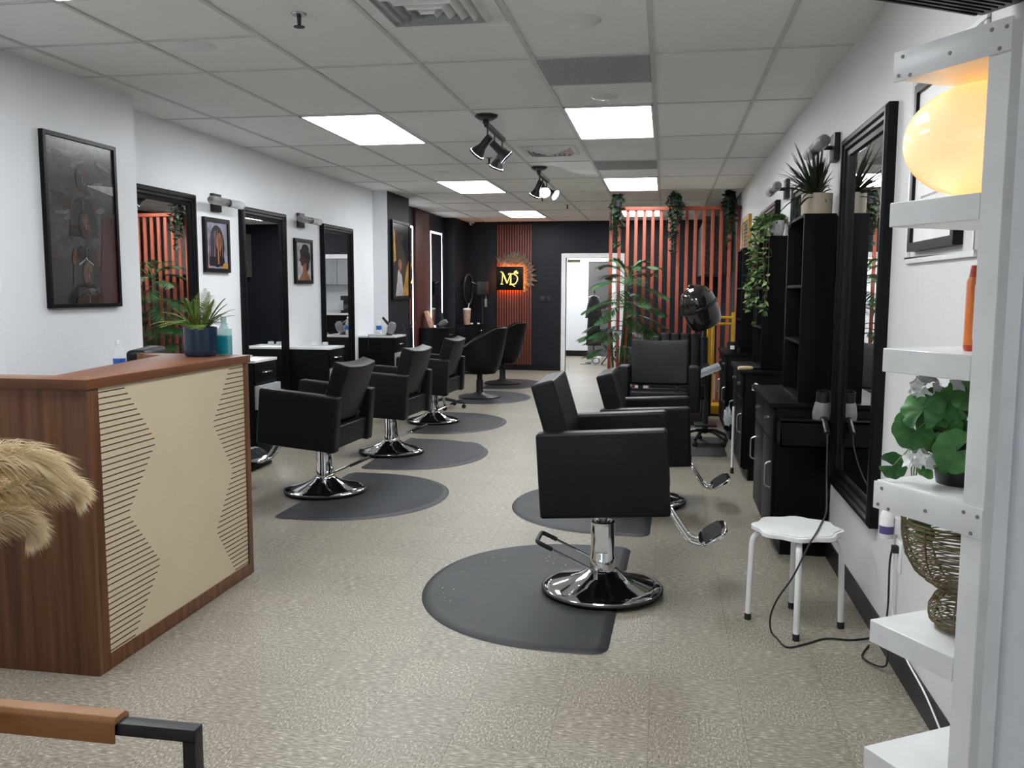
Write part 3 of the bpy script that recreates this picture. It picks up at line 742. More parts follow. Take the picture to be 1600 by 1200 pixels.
left_station('black styling station in front of the white pilaster, holding a water bottle', XL2, -3.08, 9.78, 10.22, .875)
left_station('black styling station under the second light edged mirror', XL4 + .036, -3.17, 12.62, 13.06, .845, 'blackwood', False)
left_station('farthest black styling station in the dark corner, with an iced drink', -3.47, -3.07, 14.36, 14.78, .83, 'blackwood', False)

def right_station(label, y0, stoolside=False, holder=True):
    t = thing('styling_station', label, 'salon cabinet', (XR, y0, 0), 0, 'black styling stations on the right wall')
    b = NB(); box(b, -.285, -.010, .0, .92, .09, .795); box(b, -.245, -.010, .03, .90, 0, .09); obj('body', b, 'blackwood', t, bevel=.002)
    b = NB(); box(b, -.325, -.010, -.008, .93, .795, .822); obj('countertop', b, 'blackwood', t, bevel=.003)
    for k, (a, c) in enumerate(((.006, .455), (.463, .914))):
        b = NB(); box(b, -.302, -.285, a, c, .10, .60); dr = obj('door', b, 'blackwood', t, bevel=.002)
        hy = a + .05 if k == 0 else c - .05
        b = NB(); tube(b, arc([(-.302, hy, .36), (-.33, hy, .37), (-.33, hy, .49), (-.302, hy, .50)], 4, .02), .005, 8); obj('handle', b, 'steel', dr)
        b = NB(); box(b, -.302, -.285, a, c, .61, .785); dr = obj('drawer', b, 'blackwood', t, bevel=.002)
        b = NB(); cyl(b, (-.30, (a + c) / 2, .71), (-.325, (a + c) / 2, .71), .010, .013, 14); obj('knob', b, 'steel', dr)
    if holder:
        b = NB()
        box(b, -.285, -.012, -.155, -.143, .615, .755); box(b, -.285, -.273, -.155, .0, .615, .755); box(b, -.285, -.012, -.155, .0, .615, .627)
        box(b, -.285, -.012, -.155, -.001, .738, .752)
        obj('tool_holder', b, 'blackwood', t, bevel=.002)
    # open tower
    tw = thing('bookcase_tower', label.replace('styling station', 'open shelf tower').replace('low', 'tall'), 'shelf tower', (XR, y0 + .09, .822), 0, 'black open shelf towers')
    b = NB(); H = .985
    box(b, -.172, -.010, 0, .016, 0, H); box(b, -.172, -.010, .60, .616, 0, H); box(b, -.016, -.010, .016, .60, 0, H); box(b, -.172, -.016, .016, .60, H - .016, H); box(b, -.172, -.016, .016, .60, 0, .016)
    obj('carcass', b, 'blackwood', tw, bevel=.0015)
    for z in (.30, .60):
        b = NB(); box(b, -.168, -.016, .017, .599, z, z + .016); obj('shelf', b, 'blackwood', tw, bevel=.001)
    return t
right_station('black low styling station nearest the camera on the right wall', 4.73)
right_station('black low styling station second from the camera on the right wall', 6.60, holder=False)
right_station('black low styling station third from the camera on the right wall', 8.42, holder=False)

# ------------------------------------------------------------------ hair dryers
def hair_dryer(label, loc, Rm, cord, body='greyplastic', rear='plastic'):
    t = thing('hair_dryer', label, 'hair dryer', loc, 0, 'salon hair dryers')
    Q = Rm
    b = NB(); lathe(b, [(0, -.075), (.030, -.072), (.047, -.045), (.050, .0), (.042, .045), (.036, .062)], 28, 0, Q); obj('barrel', b, body, t)
    b = NB(); lathe(b, [(.036, .06), (.037, .07), (.036, .115), (.030, .115), (.028, .07), (0, .07)], 28, 0, Q); obj('nozzle', b, 'plastic', t)
    b = NB(); tube(b, [Q @ V((.035, 0, -.02)), Q @ V((.11, 0, -.04)), Q @ V((.165, 0, -.06))], [.020, .017, .015], 14); obj('handle', b, rear, t)
    if cord:
        b = NB(); tube(b, cord, .0038, 8); obj('cord', b, 'rubber', t)
    return t
def smooth_path(pts, n=6):
    pts = [V(p) for p in pts]; out = []
    for i in range(len(pts) - 1):
        p0, p1, p2, p3 = pts[max(i - 1, 0)], pts[i], pts[i + 1], pts[min(i + 2, len(pts) - 1)]
        for k in range(n):
            t = k / n
            out.append(.5 * ((2 * p1) + (p2 - p0) * t + (2 * p0 - 5 * p1 + 4 * p2 - p3) * t * t + (3 * p1 - p0 - 3 * p2 + p3) * t ** 3))
    out.append(pts[-1]); return out
dl = (.805, 4.66, .785)
cw_ = [(.805, 4.50, .70), (.800, 4.46, .62), (.775, 4.30, .50), (.725, 4.00, .435), (.665, 3.78, .4285), (.612, 3.60, .4285), (.580, 3.545, .40), (.520, 3.50, .287), (.464, 3.50, .192), (.445, 3.55, .10), (.455, 3.60, .02), (.475, 3.56, .0045), (.503, 3.475, .0045), (.584, 3.525, .0045), (.669, 3.593, .0045), (.768, 3.597, .0045), (.845, 3.63, .0045)]
cp = [(x - dl[0], y - dl[1], z - dl[2]) for x, y, z in cw_]
hair_dryer('grey hair dryer standing nose up in the tool holder, cord trailing to the floor', dl, rotM('Z', -90) @ rotM('Y', 8), smooth_path(cp, 7))
hair_dryer('grey hair dryer lying on the station beside the dark pilaster', (-3.20, 10.02, .955), rotM('Z', -20) @ rotM('Y', -155), smooth_path([(.15, -.05, .06), (.19, -.1, -.03), (.06, -.16, -.074), (-.06, -.20, -.074), (-.18, -.235, -.074), (-.2, -.247, -.085), (-.2, -.247, -.25)], 5))
hair_dryer('dark hair dryer resting on the station under the second light edged mirror', (-3.32, 12.95, .905), rotM('Z', -10) @ rotM('Y', -120), None, 'greyplastic')

# ------------------------------------------------------------------ bottles and small items
def bottle(name, label, loc, h, r, liquid, shell='clear', cap='white', band=None, cat='bottle', fill=.8):
    t = thing(name, label, cat, loc, 0)
    b = NB(); lathe(b, [(0, 0), (r * .9, 0), (r, .01), (r, h * .62), (r * .86, h * .72), (r * .42, h * .86), (r * .38, h * .92), (0, h * .92)], 24); obj('bottle_body', b, shell, t)
    if liquid:
        b = NB(); lathe(b, [(0, .003), (r * .85, .004), (r * .94, .012), (r * .94, h * .6 * fill), (0, h * .6 * fill)], 24); obj('liquid', b, liquid, t)
    if band:
        b = NB(); lathe(b, [(r * 1.012, h * .30), (r * 1.012, h * .52)], 24); obj('label_band', b, band, t)
    b = NB(); lathe(b, [(0, h), (r * .40, h), (r * .44, h * .985), (r * .44, h * .91), (0, h * .91)], 20); obj('cap', b, cap, t)
    return t
bottle('water_bottle', 'small clear water bottle with blue label behind the reception desk', (-2.975, 4.4, .917), .205, .033, 'water', band='bluelabel')
bottle('water_bottle', 'clear water bottle on the station before the white pilaster', (-3.33, 9.95, .875), .215, .033, 'water', band='bluelabel')
t = thing('product_bottle', 'teal liquid bottle beside the navy fern pot', 'bottle', (-2.115, 3.965, 1.086))
b = NB(); box(b, -.033, .033, -.022, .022, 0, .13); lathe(b, [(.024, .13), (.014, .15), (.012, .17)], 18); obj('bottle_body', b, 'tealclear', t, bevel=.006)
b = NB(); box(b, -.0325, .0325, -.0225, .0225, .004, .098); obj('liquid', b, 'teal', t, bevel=.006)
b = NB(); lathe(b, [(0, .188), (.013, .188), (.014, .168), (0, .168)], 18); obj('cap', b, 'tealclear', t)
for i, (y, l) in enumerate(((6.35, 'small clear glass dish nearer on the first left counter'), (6.48, 'small clear glass dish farther on the first left counter'))):
    b = NB(); lathe(b, [(0, .002), (.022, .002), (.032, .02), (.030, .02), (.02, .005), (0, .005)], 20); tag(obj('glass_dish', b, 'clear', loc=(-3.3 + .05 * i, y, .868)), l, 'dish', 'small glass dishes')
for i, (x, y, l) in enumerate(((-3.34, 8.02, 'small clear jar nearest the wall on the middle left counter'), (-3.24, 8.05, 'small clear jar nearer the edge of the middle left counter'))):
    b = NB(); lathe(b, [(0, .0), (.028, .0), (.032, .02), (.026, .035), (.024, .035), (.024, .004), (0, .004)], 20); tag(obj('glass_jar', b, 'clear', loc=(x, y, .868)), l, 'jar', 'small glass jars')
t = thing('styling_book', 'coral printed box leaning on the light edged mirror', 'box', (-3.47, 12.86, .845))
b = NB(); box(b, -.02, .02, -.08, .08, 0, .26, 0, rotM('Y', -18)); obj('cover', b, ['pinkbox'], t, bevel=.002)
t = thing('iced_drink', 'iced coffee cup with straw on the farthest dark station', 'drink', (-3.30, 14.50, .83))
b = NB(); lathe(b, [(0, 0), (.052, 0), (.062, .18), (.066, .25), (0, .25)], 24); obj('cup', b, 'cupbrown', t)
b = NB(); lathe(b, [(.068, .245), (.070, .262), (.05, .275), (0, .277)], 24); obj('lid', b, 'paper', t)
b = NB(); cyl(b, (.02, 0, .27), (.04, 0, .36), .007); obj('straw', b, 'white', t)
for i, (x, l) in enumerate(((-3.22, 'white crumpled tissue beside the iced drink'), (-3.12, 'white crumpled tissue at the edge of the farthest dark station'))):
    b = NB()
    bmesh.ops.create_icosphere(b, subdivisions=2, radius=.024)
    for v in b.verts: v.co *= rnd.uniform(.75, 1.15); v.co.z = max(v.co.z * .7, -.016)
    tag(obj('tissue', b, 'paper', loc=(x, 14.52 + .06 * i, .846)), l, 'tissue', 'crumpled tissues')
t = thing('hair_processor', 'black ring shaped hair processor on a stand in the dark corner', 'hair dryer', (-3.13, 14.96, 0))
b = NB()
for k in range(5):
    a = 2 * PI * k / 5 + .3; tube(b, [(0, 0, .09), (.14 * math.cos(a), .14 * math.sin(a), .055)], .014, 8); tube(b, [(.22 * math.cos(a), .22 * math.sin(a), .07), (.22 * math.cos(a), .22 * math.sin(a), .03)], .012, 8); lathe(b, [(0, -.022), (.022, -.012), (.022, .012), (0, .022)], 14, 0, TM(.22 * math.cos(a), .22 * math.sin(a), .0225) @ rotM('X', 90))
obj('caster_base', b, 'plastic', t)
b = NB(); cyl(b, (0, 0, .08), (0, 0, 1.35), .018); obj('pole', b, 'blackflat', t)
b = NB(); box(b, -.08, .10, -.09, .09, 1.33, 1.56); obj('housing', b, 'plastic', t, bevel=.015)
b = NB(); tube(b, [(-.24 + .05 * math.cos(q), -.05 + .12 * math.cos(q), 1.42 + .26 * math.sin(q)) for q in [2 * PI * i / 36 for i in range(36)]], .022, 10, closed=True); tube(b, [(-.19, -.02, 1.55), (-.10, 0, 1.50)], .02, 8); obj('heat_ring', b, 'plastic', t)
b = NB(); box(b, .05, .09, -.06, -.02, 1.12, 1.26); tube(b, [(.07, -.04, 1.26), (.07, -.03, 1.33)], .008, 8); obj('remote_handle', b, 'greyplastic', t, bevel=.008)

t = thing('rolling_stool', 'black caster stool half hidden behind the third left chair', 'stool', (-2.60, 10.15, 0))
b = NB()
for k in range(5):
    a = 2 * PI * k / 5; ca, sa = math.cos(a), math.sin(a)
    tube(b, [(0, 0, .11), (.25 * ca, .25 * sa, .065)], [.02, .013], 8); tube(b, [(.25 * ca, .25 * sa, .075), (.25 * ca, .25 * sa, .03)], .010, 8); lathe(b, [(0, -.025), (.025, -.014), (.025, .014), (0, .025)], 14, 0, TM(.25 * ca, .25 * sa, .0255) @ rotM('X', 90))
obj('caster_base', b, 'plastic', t)
b = NB(); cyl(b, (0, 0, .1), (0, 0, .42), .018); obj('column', b, 'chrome', t)
b = NB(); lathe(b, [(0, .42), (.16, .42), (.18, .44), (.18, .47), (.16, .49), (0, .495)], 32); obj('seat', b, 'leather', t)

# ------------------------------------------------------------------ slat panel, sign, dried leaves
t = thing('slatted_cladding', 'orange-brown vertical slat panel on the dark back wall', 'wall panel', (-2.63, YB, 0))
b = NB(); box(b, -.305, .305, -.012, 0, .10, 2.55); obj('backing', b, 'slatback', t, smooth=False)
for i in range(14):
    x = -.300 + i * .0452
    b = NB(); box(b, x, x + .025, -.034, -.012, .10, 2.55); obj('slat', b, 'redslat', t, bevel=.002)
t = thing('light_sign', 'black square sign with glowing yellow MD letters', 'sign', (-2.685, YB - .034, 1.615))
W2, H2 = .235, .205
b = NB(); box(b, -W2, W2, -.062, -.050, -H2, H2); obj('face_panel', b, 'blackpaint', t, bevel=.002)
b = NB()
for (x0, x1, z0, z1) in ((-W2 + .01, W2 - .01, H2 - .022, H2 - .006), (-W2 + .01, W2 - .01, -H2 + .006, -H2 + .022), (-W2 + .006, -W2 + .022, -H2 + .022, H2 - .022), (W2 - .022, W2 - .006, -H2 + .022, H2 - .022)): box(b, x0, x1, -.049, -.030, z0, z1)
obj('backlight', b, 'glow', t, smooth=False)
b = NB(); box(b, -.06, .06, -.050, 0, -.06, .06); obj('standoff', b, 'blackflat', t)
b = NB()
def stroke(pts, r, n=6):
    pp = smooth_path([(x, -.066, z) for x, z in pts], n); rr = r if not isinstance(r, (list, tuple)) else [r[0] + (r[1] - r[0]) * i / (len(pp) - 1) for i in range(len(pp))]
    tube(b, pp, rr, 8)
k = .27
def S(pts, r): stroke([((x - .5) * k * 1.25 - .012, (z - .5) * k * .95) for x, z in pts], r)
S([(.02, .95), (.10, .93), (.15, .80)], [.003, .009]); S([(.15, .86), (.13, .55), (.10, .12)], .0055); S([(.14, .90), (.26, .55), (.38, .16)], .0100); S([(.38, .16), (.46, .45), (.56, .84)], .0055)
S([(.56, .84), (.57, .45), (.56, .08)], .0110); S([(.03, .12), (.17, .12)], .0045); S([(.50, .08), (.62, .08)], .0045)
S([(.44, .74), (.46, .82), (.52, .84)], .0045)
S([(.60, .80), (.74, .80), (.90, .62), (.92, .40), (.82, .16), (.68, .10), (.60, .13)], .0080); S([(.60, .12), (.70, .02), (.80, -.06)], [.007, .002])
for (cx, cz, ru, rv, a) in ((.80, .92, .075, .05, .6), (.90, .88, .075, .05, -.5), (.86, .98, .05, .035, 1.2)):
    X, Z = (cx - .5) * k * 1.25 - .012, (cz - .5) * k * .95
    lathe(b, [(0, 0), (1, 0), (1, .006), (0, .006)], 16, 0, TM(X, -.064, Z) @ rotM('Y', math.degrees(-a)) @ Matrix.Diagonal((ru * k * 1.1, 1, rv * k * 1.3, 1)) @ rotM('X', 90))
obj('letters_md', b, 'neon', t)
b = NB()
for s in (-1, 1): 
    for i in range(3): box(b, s * .075 - .02 + i * .016, s * .075 - .012 + i * .016, -.0645, -.062, -.004, .004)
obj('small_lettering', b, 'p_pink', t, smooth=False)

def leaf(b, p, d, n, L, w, mi=0, fold=.15, seg=2):
    """pointed leaf: p base, d direction, n normal"""
    d = V(d).normalized(); n = V(n); n = (n - d * n.dot(d)); n = n.normalized() if n.length > 1e-6 else d.orthogonal().normalized(); s = d.cross(n)
    p = V(p); prof = [(0, .12), (.30, 1.), (.65, .75), (1, .02)] if seg == 2 else [(0, .2), (.45, 1.), (1, .03)]
    L_, C_, R_ = [], [], []
    for t, k in prof:
        q = p + d * L * t - n * (L * .10 * t * t)
        C_.append(b.verts.new(q - n * (w * fold * k))); L_.append(b.verts.new(q + s * w * .5 * k)); R_.append(b.verts.new(q - s * w * .5 * k))
    for i in range(len(prof) - 1):
        b.faces.new((L_[i], C_[i], C_[i + 1], L_[i + 1])).material_index = mi; b.faces.new((C_[i], R_[i], R_[i + 1], C_[i + 1])).material_index = mi

t = thing('dried_palm_fan', 'fan of dried palm spears behind the glowing sign', 'dried leaves', (-2.60, YB - .03, 1.66))
for i in range(20):
    a = RAD(132 - i * 9.6 + rnd.uniform(-4, 4)); b = NB()
    L = rnd.uniform(.33, .40)
    d = V((math.cos(a), -.10, math.sin(a) - .15))
    o_ = V((.06 * math.cos(a) - .04, -.010 - .0012 * (i % 6), .06 * math.sin(a) + .03))
    leaf(b, o_, d, (0, -1, 0), L, rnd.uniform(.10, .13), 0, .2)
    obj('palm_spear', b, 'driedpalm', t)

for i, (x, l) in enumerate(((-2.13, 'black light switch plate nearest the slat panel'), (-2.02, 'black light switch plate right of its twin, under the dried leaves'))):
    t = thing('light_switch', l, 'switch', (x, YB, 1.25), 0, 'black switch plates on the back wall')
    b = NB(); box(b, -.04, .04, -.008, 0, -.06, .06); obj('plate', b, 'plastic', t, bevel=.003)
    b = NB(); box(b, -.015, .015, -.014, -.008, -.03, .03); obj('rocker', b, 'blackflat', t, bevel=.002)

# ------------------------------------------------------------------ orange slat screen
SY = 11.0
t = thing('slat_screen', 'tall orange slat room divider beside the palm', 'room divider', (-.70, SY, 0))
span = XR + .70
for i in range(16):
    x = i * (span - .045) / 15
    b = NB(); box(b, x, x + .040, -.014, .014, .0, 2.38); obj('slat', b, 'orange', t, bevel=.003)
b = NB(); box(b, .08, span - .002, -.035, .035, 2.38, 2.425); obj('top_rail', b, 'orange', t, bevel=.003)
b = NB(); box(b, .0, span - .002, -.028, .028, .03, .07); obj('bottom_rail', b, 'orange', t, bevel=.003)

def hanging_vine(label, x, y, ztop, w, L, name='hanging_vine', m='greend', nstr=16, leafs=26, lw=.035):
    t = thing(name, label, 'plant', (x, y, ztop), 0, 'hanging vines on the slat screen')
    b = NB(); lathe(b, [(0, -.10), (.045, -.10), (.065, -.02), (.06, -.02), (.05, -.03), (0, -.03)], 20); tube(b, [(-.06, 0, -.02), (0, 0, .03), (.06, 0, -.02)], .003, 6); obj('pot', b, 'blackflat', t)
    b = NB(); b2 = NB()
    for s in range(nstr):
        a = rnd.uniform(0, 2 * PI); R_ = rnd.uniform(.3, 1) * w; l_ = L * rnd.uniform(.35, 1)
        if s < 2: l_ = L * 1.3
        pth = smooth_path([(0, 0, -.01), (R_ * .5 * math.cos(a), R_ * .5 * math.sin(a), .035), (R_ * math.cos(a), R_ * math.sin(a), -.06), (R_ * 1.02 * math.cos(a) + rnd.uniform(-.02, .02), R_ * math.sin(a), -l_ * .6), (R_ * .95 * math.cos(a) + rnd.uniform(-.03, .03), R_ * .9 * math.sin(a), -l_)], 4)
        tube(b2, pth, .0018, 4)
        for i in range(leafs):
            p = pth[min(int(i / leafs * len(pth)) + 1, len(pth) - 1)]
            leaf(b, p, (rnd.uniform(-1, 1), rnd.uniform(-1, 1), rnd.uniform(-.9, .4)), (rnd.uniform(-1, 1), rnd.uniform(-1, 1), 1), rnd.uniform(.05, .08), lw * 1.15, 0, .1, 1)
    obj('foliage', b, m, t); obj('vine_stem', b2, 'stem', t)
hanging_vine('dark hanging vine at the free left end of the slat screen', -.60, SY - .10, 2.52, .085, .42)
hanging_vine('dark hanging vine over the middle of the slat screen', .085, SY - .10, 2.52, .10, .50)
hanging_vine('dark hanging vine where the slat screen meets the right wall', .74, SY - .10, 2.54, .085, .46)

# ------------------------------------------------------------------ palm
def frond(b, base, az, el, L, droop, ll, n, w, drop=.2, start=.25, stemr=.006, mi=0, mis=0):
    hd = V((math.cos(az), math.sin(az), 0)); base = V(base)
    def P(t): return base + hd * (L * t * math.cos(el)) + V((0, 0, L * t * math.sin(el) - droop * L * t * t))
    pts = [P(i / 12) for i in range(13)]
    tube(b, pts, [stemr * (1 - .8 * i / 12) for i in range(13)], 5, mis)
    side = V((-hd.y, hd.x, 0))
    for i in range(n):
        t = start + (1 - start) * (i + .5) / n; p = P(t); tan = (P(t + .01) - P(t - .01)).normalized(); up = side.cross(tan) * -1
        k = math.sin(PI * (.18 + .80 * (t - start) / (1 - start))) ** .7
        for s in (-1, 1):
            d = side * s * math.cos(.62) + tan * math.sin(.62) - V((0, 0, drop * rnd.uniform(.4, 1.2)))
            leaf(b, p, d, V((0, 0, 1)), ll * k * rnd.uniform(.9, 1.08), w, mi, .12)
t = thing('palm_plant', 'artificial potted palm in front of the slat screen', 'plant', (-.53, 10.55, 0)); RISE = .13
b = NB(); lathe(b, [(0, 0), (.13, 0), (.16, .26), (.15, .26), (.14, .22), (0, .22)], 28); pot = obj('pot', b, 'plastic', t)
b = NB(); lathe(b, [(0, .222), (.142, .222)], 24); obj('soil', b, 'soil', pot)
stems = [((.0, 0), (.08, .0), 1.42, .030), ((.05, .03), (.12, .05), 1.05, .024), ((-.05, -.02), (-.10, -.02), .80, .022), ((.02, -.05), (.03, -.08), .70, .024)]
for (p, q, h, r) in stems:
    b = NB(); tube(b, smooth_path([(p[0], p[1], .2), ((p[0] + q[0]) / 2, (p[1] + q[1]) / 2, h * .6), (q[0], q[1], h + RISE)], 6), [r - r * .5 * i / 12 for i in range(13)], 10); obj('trunk', b, 'stem', t)
for (bz, az, el, L, dr, ll) in ((1.40, -25, 48, .58, .50, .26), (1.42, 168, 52, .58, .55, .26), (1.38, 40, 42, .50, .5, .25), (1.36, -80, 36, .55, .6, .25), (1.40, 110, 56, .5, .5, .25), (1.34, 205, 26, .50, .50, .26), (1.30, -8, 16, .52, .50, .26), (1.22, -50, 20, .50, .60, .26), (1.15, 190, 14, .54, .50, .27), (1.08, 225, 10, .50, .55, .26),
                                 (1.06, -20, 26, .54, .55, .27), (1.00, 12, 4, .52, .42, .26), (.98, -60, 14, .46, .6, .25), (.90, 170, 16, .52, .5, .26), (.80, 196, 8, .56, .32, .27), (.78, 238, 22, .5, .6, .25), (.90, 0, -8, .48, .28, .26), (.76, -35, 20, .5, .5, .26), (.72, -15, 0, .46, .3, .25), (.62, 160, 34, .4, .5, .22), (.6, -90, 24, .4, .6, .22), (1.25, -110, 20, .48, .6, .25), (1.42, 20, 66, .5, .5, .26), (1.42, 200, 68, .5, .5, .26), (1.40, -50, 58, .52, .6, .26), (1.38, 140, 40, .5, .55, .26), (1.10, 150, 24, .5, .5, .26), (1.12, -70, 22, .48, .6, .26), (.92, -30, 6, .5, .5, .26), (.86, 215, 2, .5, .3, .26), (.70, 185, 28, .44, .5, .24), (.66, 10, 22, .44, .5, .24), (.56, -55, 18, .4, .5, .22), (.55, 220, 22, .42, .5, .22)):
    b = NB(); h = bz + RISE; x0_ = .08 * h / 1.4 if h > .85 else (-.08 if 120 < az % 360 < 260 else .06)
    frond(b, (x0_, 0, h), RAD(az), RAD(el), L, dr, ll, 17, .0205, .14, .26)
    obj('frond', b, 'green', t)

# ------------------------------------------------------------------ hooded dryer chair, trolley, yellow frame
t = thing('dryer_chair', 'black tufted recliner with a hooded dryer, behind the camera-facing chair', 'dryer chair', (.17, 9.55, 0), RAD(-90))
b = NB(); box(b, -.28, .28, -.30, .30, .28, .44); obj('seat', b, 'leather', t, bevel=.03, bseg=3)
b = NB()
for i in range(4):
    y0 = -.215 + i * .108; box(b, -.08, .06, y0, y0 + .106, 0, .52, 0)
o = obj('backrest', b, 'leather', t, bevel=.022, bseg=3); o.matrix_basis = TM(-.27, 0, .42) @ rotM('Y', -8)
for s in (-1, 1):
    b = NB(); box(b, -.30, .26, s * .27 - .05, s * .27 + .05, .10, .62); obj('arm', b, 'leather', t, bevel=.025, bseg=3)
    b = NB(); box(b, -.06, .05, s * .255 - .045, s * .255 + .045, .02, .46); o = obj('back_wing', b, 'leather', t, bevel=.03, bseg=3); o.matrix_basis = TM(-.26, 0, .45) @ rotM('Y', -8)
b = NB(); box(b, -.25, .25, -.24, .24, 0, .10); obj('plinth', b, 'plastic', t, bevel=.004)
b = NB(); tube(b, smooth_path([(-.36, .20, .55), (-.40, .22, .95), (-.36, .27, 1.28), (-.24, .24, 1.33)], 5), .022, 10); obj('dryer_arm', b, 'plastic', t)
Hm = TM(-.10, .19, 1.24) @ rotM('X', 24) @ rotM('Y', 14)
b = NB(); lathe(b, [(0, .235), (.075, .225), (.145, .175), (.185, .09), (.192, .02), (.185, .0), (.175, .0), (.17, .08), (0, .19)], 40, 0, Hm); lathe(b, [(.03, .23), (.03, .255), (.02, .265), (0, .265)], 16, 0, Hm); hd = obj('dryer_hood', b, 'visor', t)
b = NB(); lathe(b, [(.196, .03), (.202, .02), (.202, .0), (.196, -.008)], 40, 0, Hm); obj('hood_band', b, 'plastic', hd)
b = NB(); lathe(b, [(.187, .0), (.190, -.10), (.172, -.20), (.150, -.225), (.146, -.22), (.168, -.195), (.183, -.10), (.180, .0)], 40, 0, Hm, RAD(-125), RAD(125), False); obj('visor', b, 'visor', t)

t = thing('service_trolley', 'black caster trolley with a tilted grey tray beside the third station', 'trolley', (.385, 8.19, 0))
b = NB()
for k in range(5):
    a = 2 * PI * k / 5 + .5; ca, sa = math.cos(a), math.sin(a)
    tube(b, smooth_path([(0, 0, .12), (.1 * ca, .1 * sa, .12), (.22 * ca, .22 * sa, .07)], 4), .015, 8); tube(b, [(.22 * ca, .22 * sa, .08), (.22 * ca, .22 * sa, .03)], .010, 8); lathe(b, [(0, -.025), (.026, -.014), (.026, .014), (0, .025)], 14, 0, TM(.22 * ca, .22 * sa, .0265) @ rotM('X', 90))
obj('caster_base', b, 'plastic', t)
b = NB(); cyl(b, (0, 0, .1), (0, 0, .40), .026); cyl(b, (0, 0, .38), (0, 0, .64), .016); obj('column', b, 'plastic', t)
b = NB(); box(b, -.10, .10, -.10, .10, .17, .19); obj('lower_shelf', b, 'plastic', t, bevel=.006)
Tm = TM(0, 0, .665) @ rotM('Y', -24)
b = NB(); box(b, -.12, .13, -.16, .16, -.012, .0, 0, Tm)
for (x0, x1, y0, y1) in ((-.12, -.11, -.16, .16), (.12, .13, -.16, .16), (-.12, .13, -.16, -.15), (-.12, .13, .15, .16)): box(b, x0, x1, y0, y1, -.012, .028, 0, Tm)
obj('tray', b, 'alu', t, bevel=.003)

t = thing('yellow_frame_stand', 'yellow tubular metal stand in front of the slat screen', 'stand', (.61, 10.2, 0))
for (x, y, z) in ((-.125, -.10, 1.22), (-.065, .12, 1.22), (.14, -.10, 1.17)):
    b = NB(); cyl(b, (x, y, .0), (x, y, z), .019, seg=14); obj('upright', b, 'yellow', t)
for z in (1.11, 1.04):
    b = NB(); cyl(b, (-.125, -.10, z), (.14, -.10, z), .016, seg=12); obj('crossbar', b, 'yellow', t)
b = NB(); tube(b, [(-.125, -.10, 1.215), (-.065, .12, 1.215)], .017, 10); obj('crossbar', b, 'tan2', t)
b = NB(); box(b, -.19, .19, -.15, .17, .02, .12); obj('base', b, 'yellow', t, bevel=.012)

# ------------------------------------------------------------------ things on the right stations and towers
def blade_plant(b, n, L, w, spread):
    for i in range(n):
        az = rnd.uniform(0, 2 * PI); el = RAD(rnd.uniform(14, 88)); l_ = L * rnd.uniform(.6, 1.1); dr = rnd.uniform(.15, 1.0) * (1.2 - math.sin(el))
        hd = V((math.cos(az), math.sin(az), 0)); side = V((-hd.y, hd.x, 0)); prev = None
        for k in range(8):
            s = k / 7; p = V((0, 0, 0)) + hd * (l_ * s * math.cos(el) * spread * (.30 if hd.x > .25 else 1)) + V((0, 0, l_ * s * math.sin(el) - dr * l_ * s * s)); ww = w * (1 - s ** 2.2) * .5 + .0006
            cur = (b.verts.new(p + side * ww), b.verts.new(p - V((0, 0, ww * .5))), b.verts.new(p - side * ww))
            if prev: b.faces.new((prev[0], prev[1], cur[1], cur[0])); b.faces.new((prev[1], prev[2], cur[2], cur[1]))
            prev = cur
t = thing('potted_plant', 'dark spiky plant in a beige pot on the nearest shelf tower', 'plant', (.780, 4.93, 1.807))
b = NB(); lathe(b, [(0, 0), (.078, 0), (.080, .11), (.074, .11), (.07, .09), (0, .09)], 36); obj('pot', b, 'beigepot', t)
b = NB(); blade_plant(b, 110, .33, .020, 1.15); o = obj('foliage', b, 'drac', t); o.location = (0, 0, .085)
t = thing('trailing_ivy', 'trailing green ivy in a pale pot on the second shelf tower', 'plant', (.79, 6.82, 1.807))
b = NB(); lathe(b, [(0, 0), (.055, 0), (.075, .115), (.069, .115), (.06, .095), (0, .095)], 28); obj('pot', b, 'whitepot', t)
b, b2 = NB(), NB()
for s in range(46):
    long_ = s < 18
    a = RAD(rnd.uniform(150, 260)) if long_ else rnd.uniform(0, 2 * PI)
    l_ = rnd.uniform(.14, .58) if long_ else rnd.uniform(.02, .10)
    r_ = rnd.uniform(.12, .17) if long_ else rnd.uniform(.05, .12)
    if s == 0: l_ = .66
    pth = smooth_path([(0, 0, .095), (r_ * .5 * math.cos(a), r_ * .5 * math.sin(a), .145), (r_ * math.cos(a), r_ * math.sin(a), .07), (r_ * 1.1 * math.cos(a), r_ * 1.1 * math.sin(a), -l_ * .5), (r_ * 1.12 * math.cos(a) + rnd.uniform(-.03, .03), r_ * 1.12 * math.sin(a) + rnd.uniform(-.03, .03), -l_)], 6)
    if not long_: pth = pth[:14]
    tube(b2, pth, .0016, 4)
    for i in range(34 if long_ else 20):
        p = pth[min(int(i / 34 * len(pth)) + 1, len(pth) - 1)]
        if p.x > .075: continue
        leaf(b, p, (rnd.uniform(-1, .5), rnd.uniform(-1, 1), rnd.uniform(-.8, .4)), (rnd.uniform(-1, 1), rnd.uniform(-1, 1), 1.2), rnd.uniform(.034, .056), .032, 0, .12, 1)
obj('foliage', b, 'ivy', t); obj('vine_stem', b2, 'stem', t)
t = thing('brush_comb', 'round brush with pale handle on the second right station', 'hair brush', (.585, 6.66, .839))
b = NB(); lathe(b, [(0, 0), (.013, .004), (.017, .03), (.015, .10), (.010, .115), (0, .116)], 16, 0, rotM('Z', 20) @ rotM('Y', 90) @ TM(0, 0, -.05)); obj('handle', b, 'tan2', t)
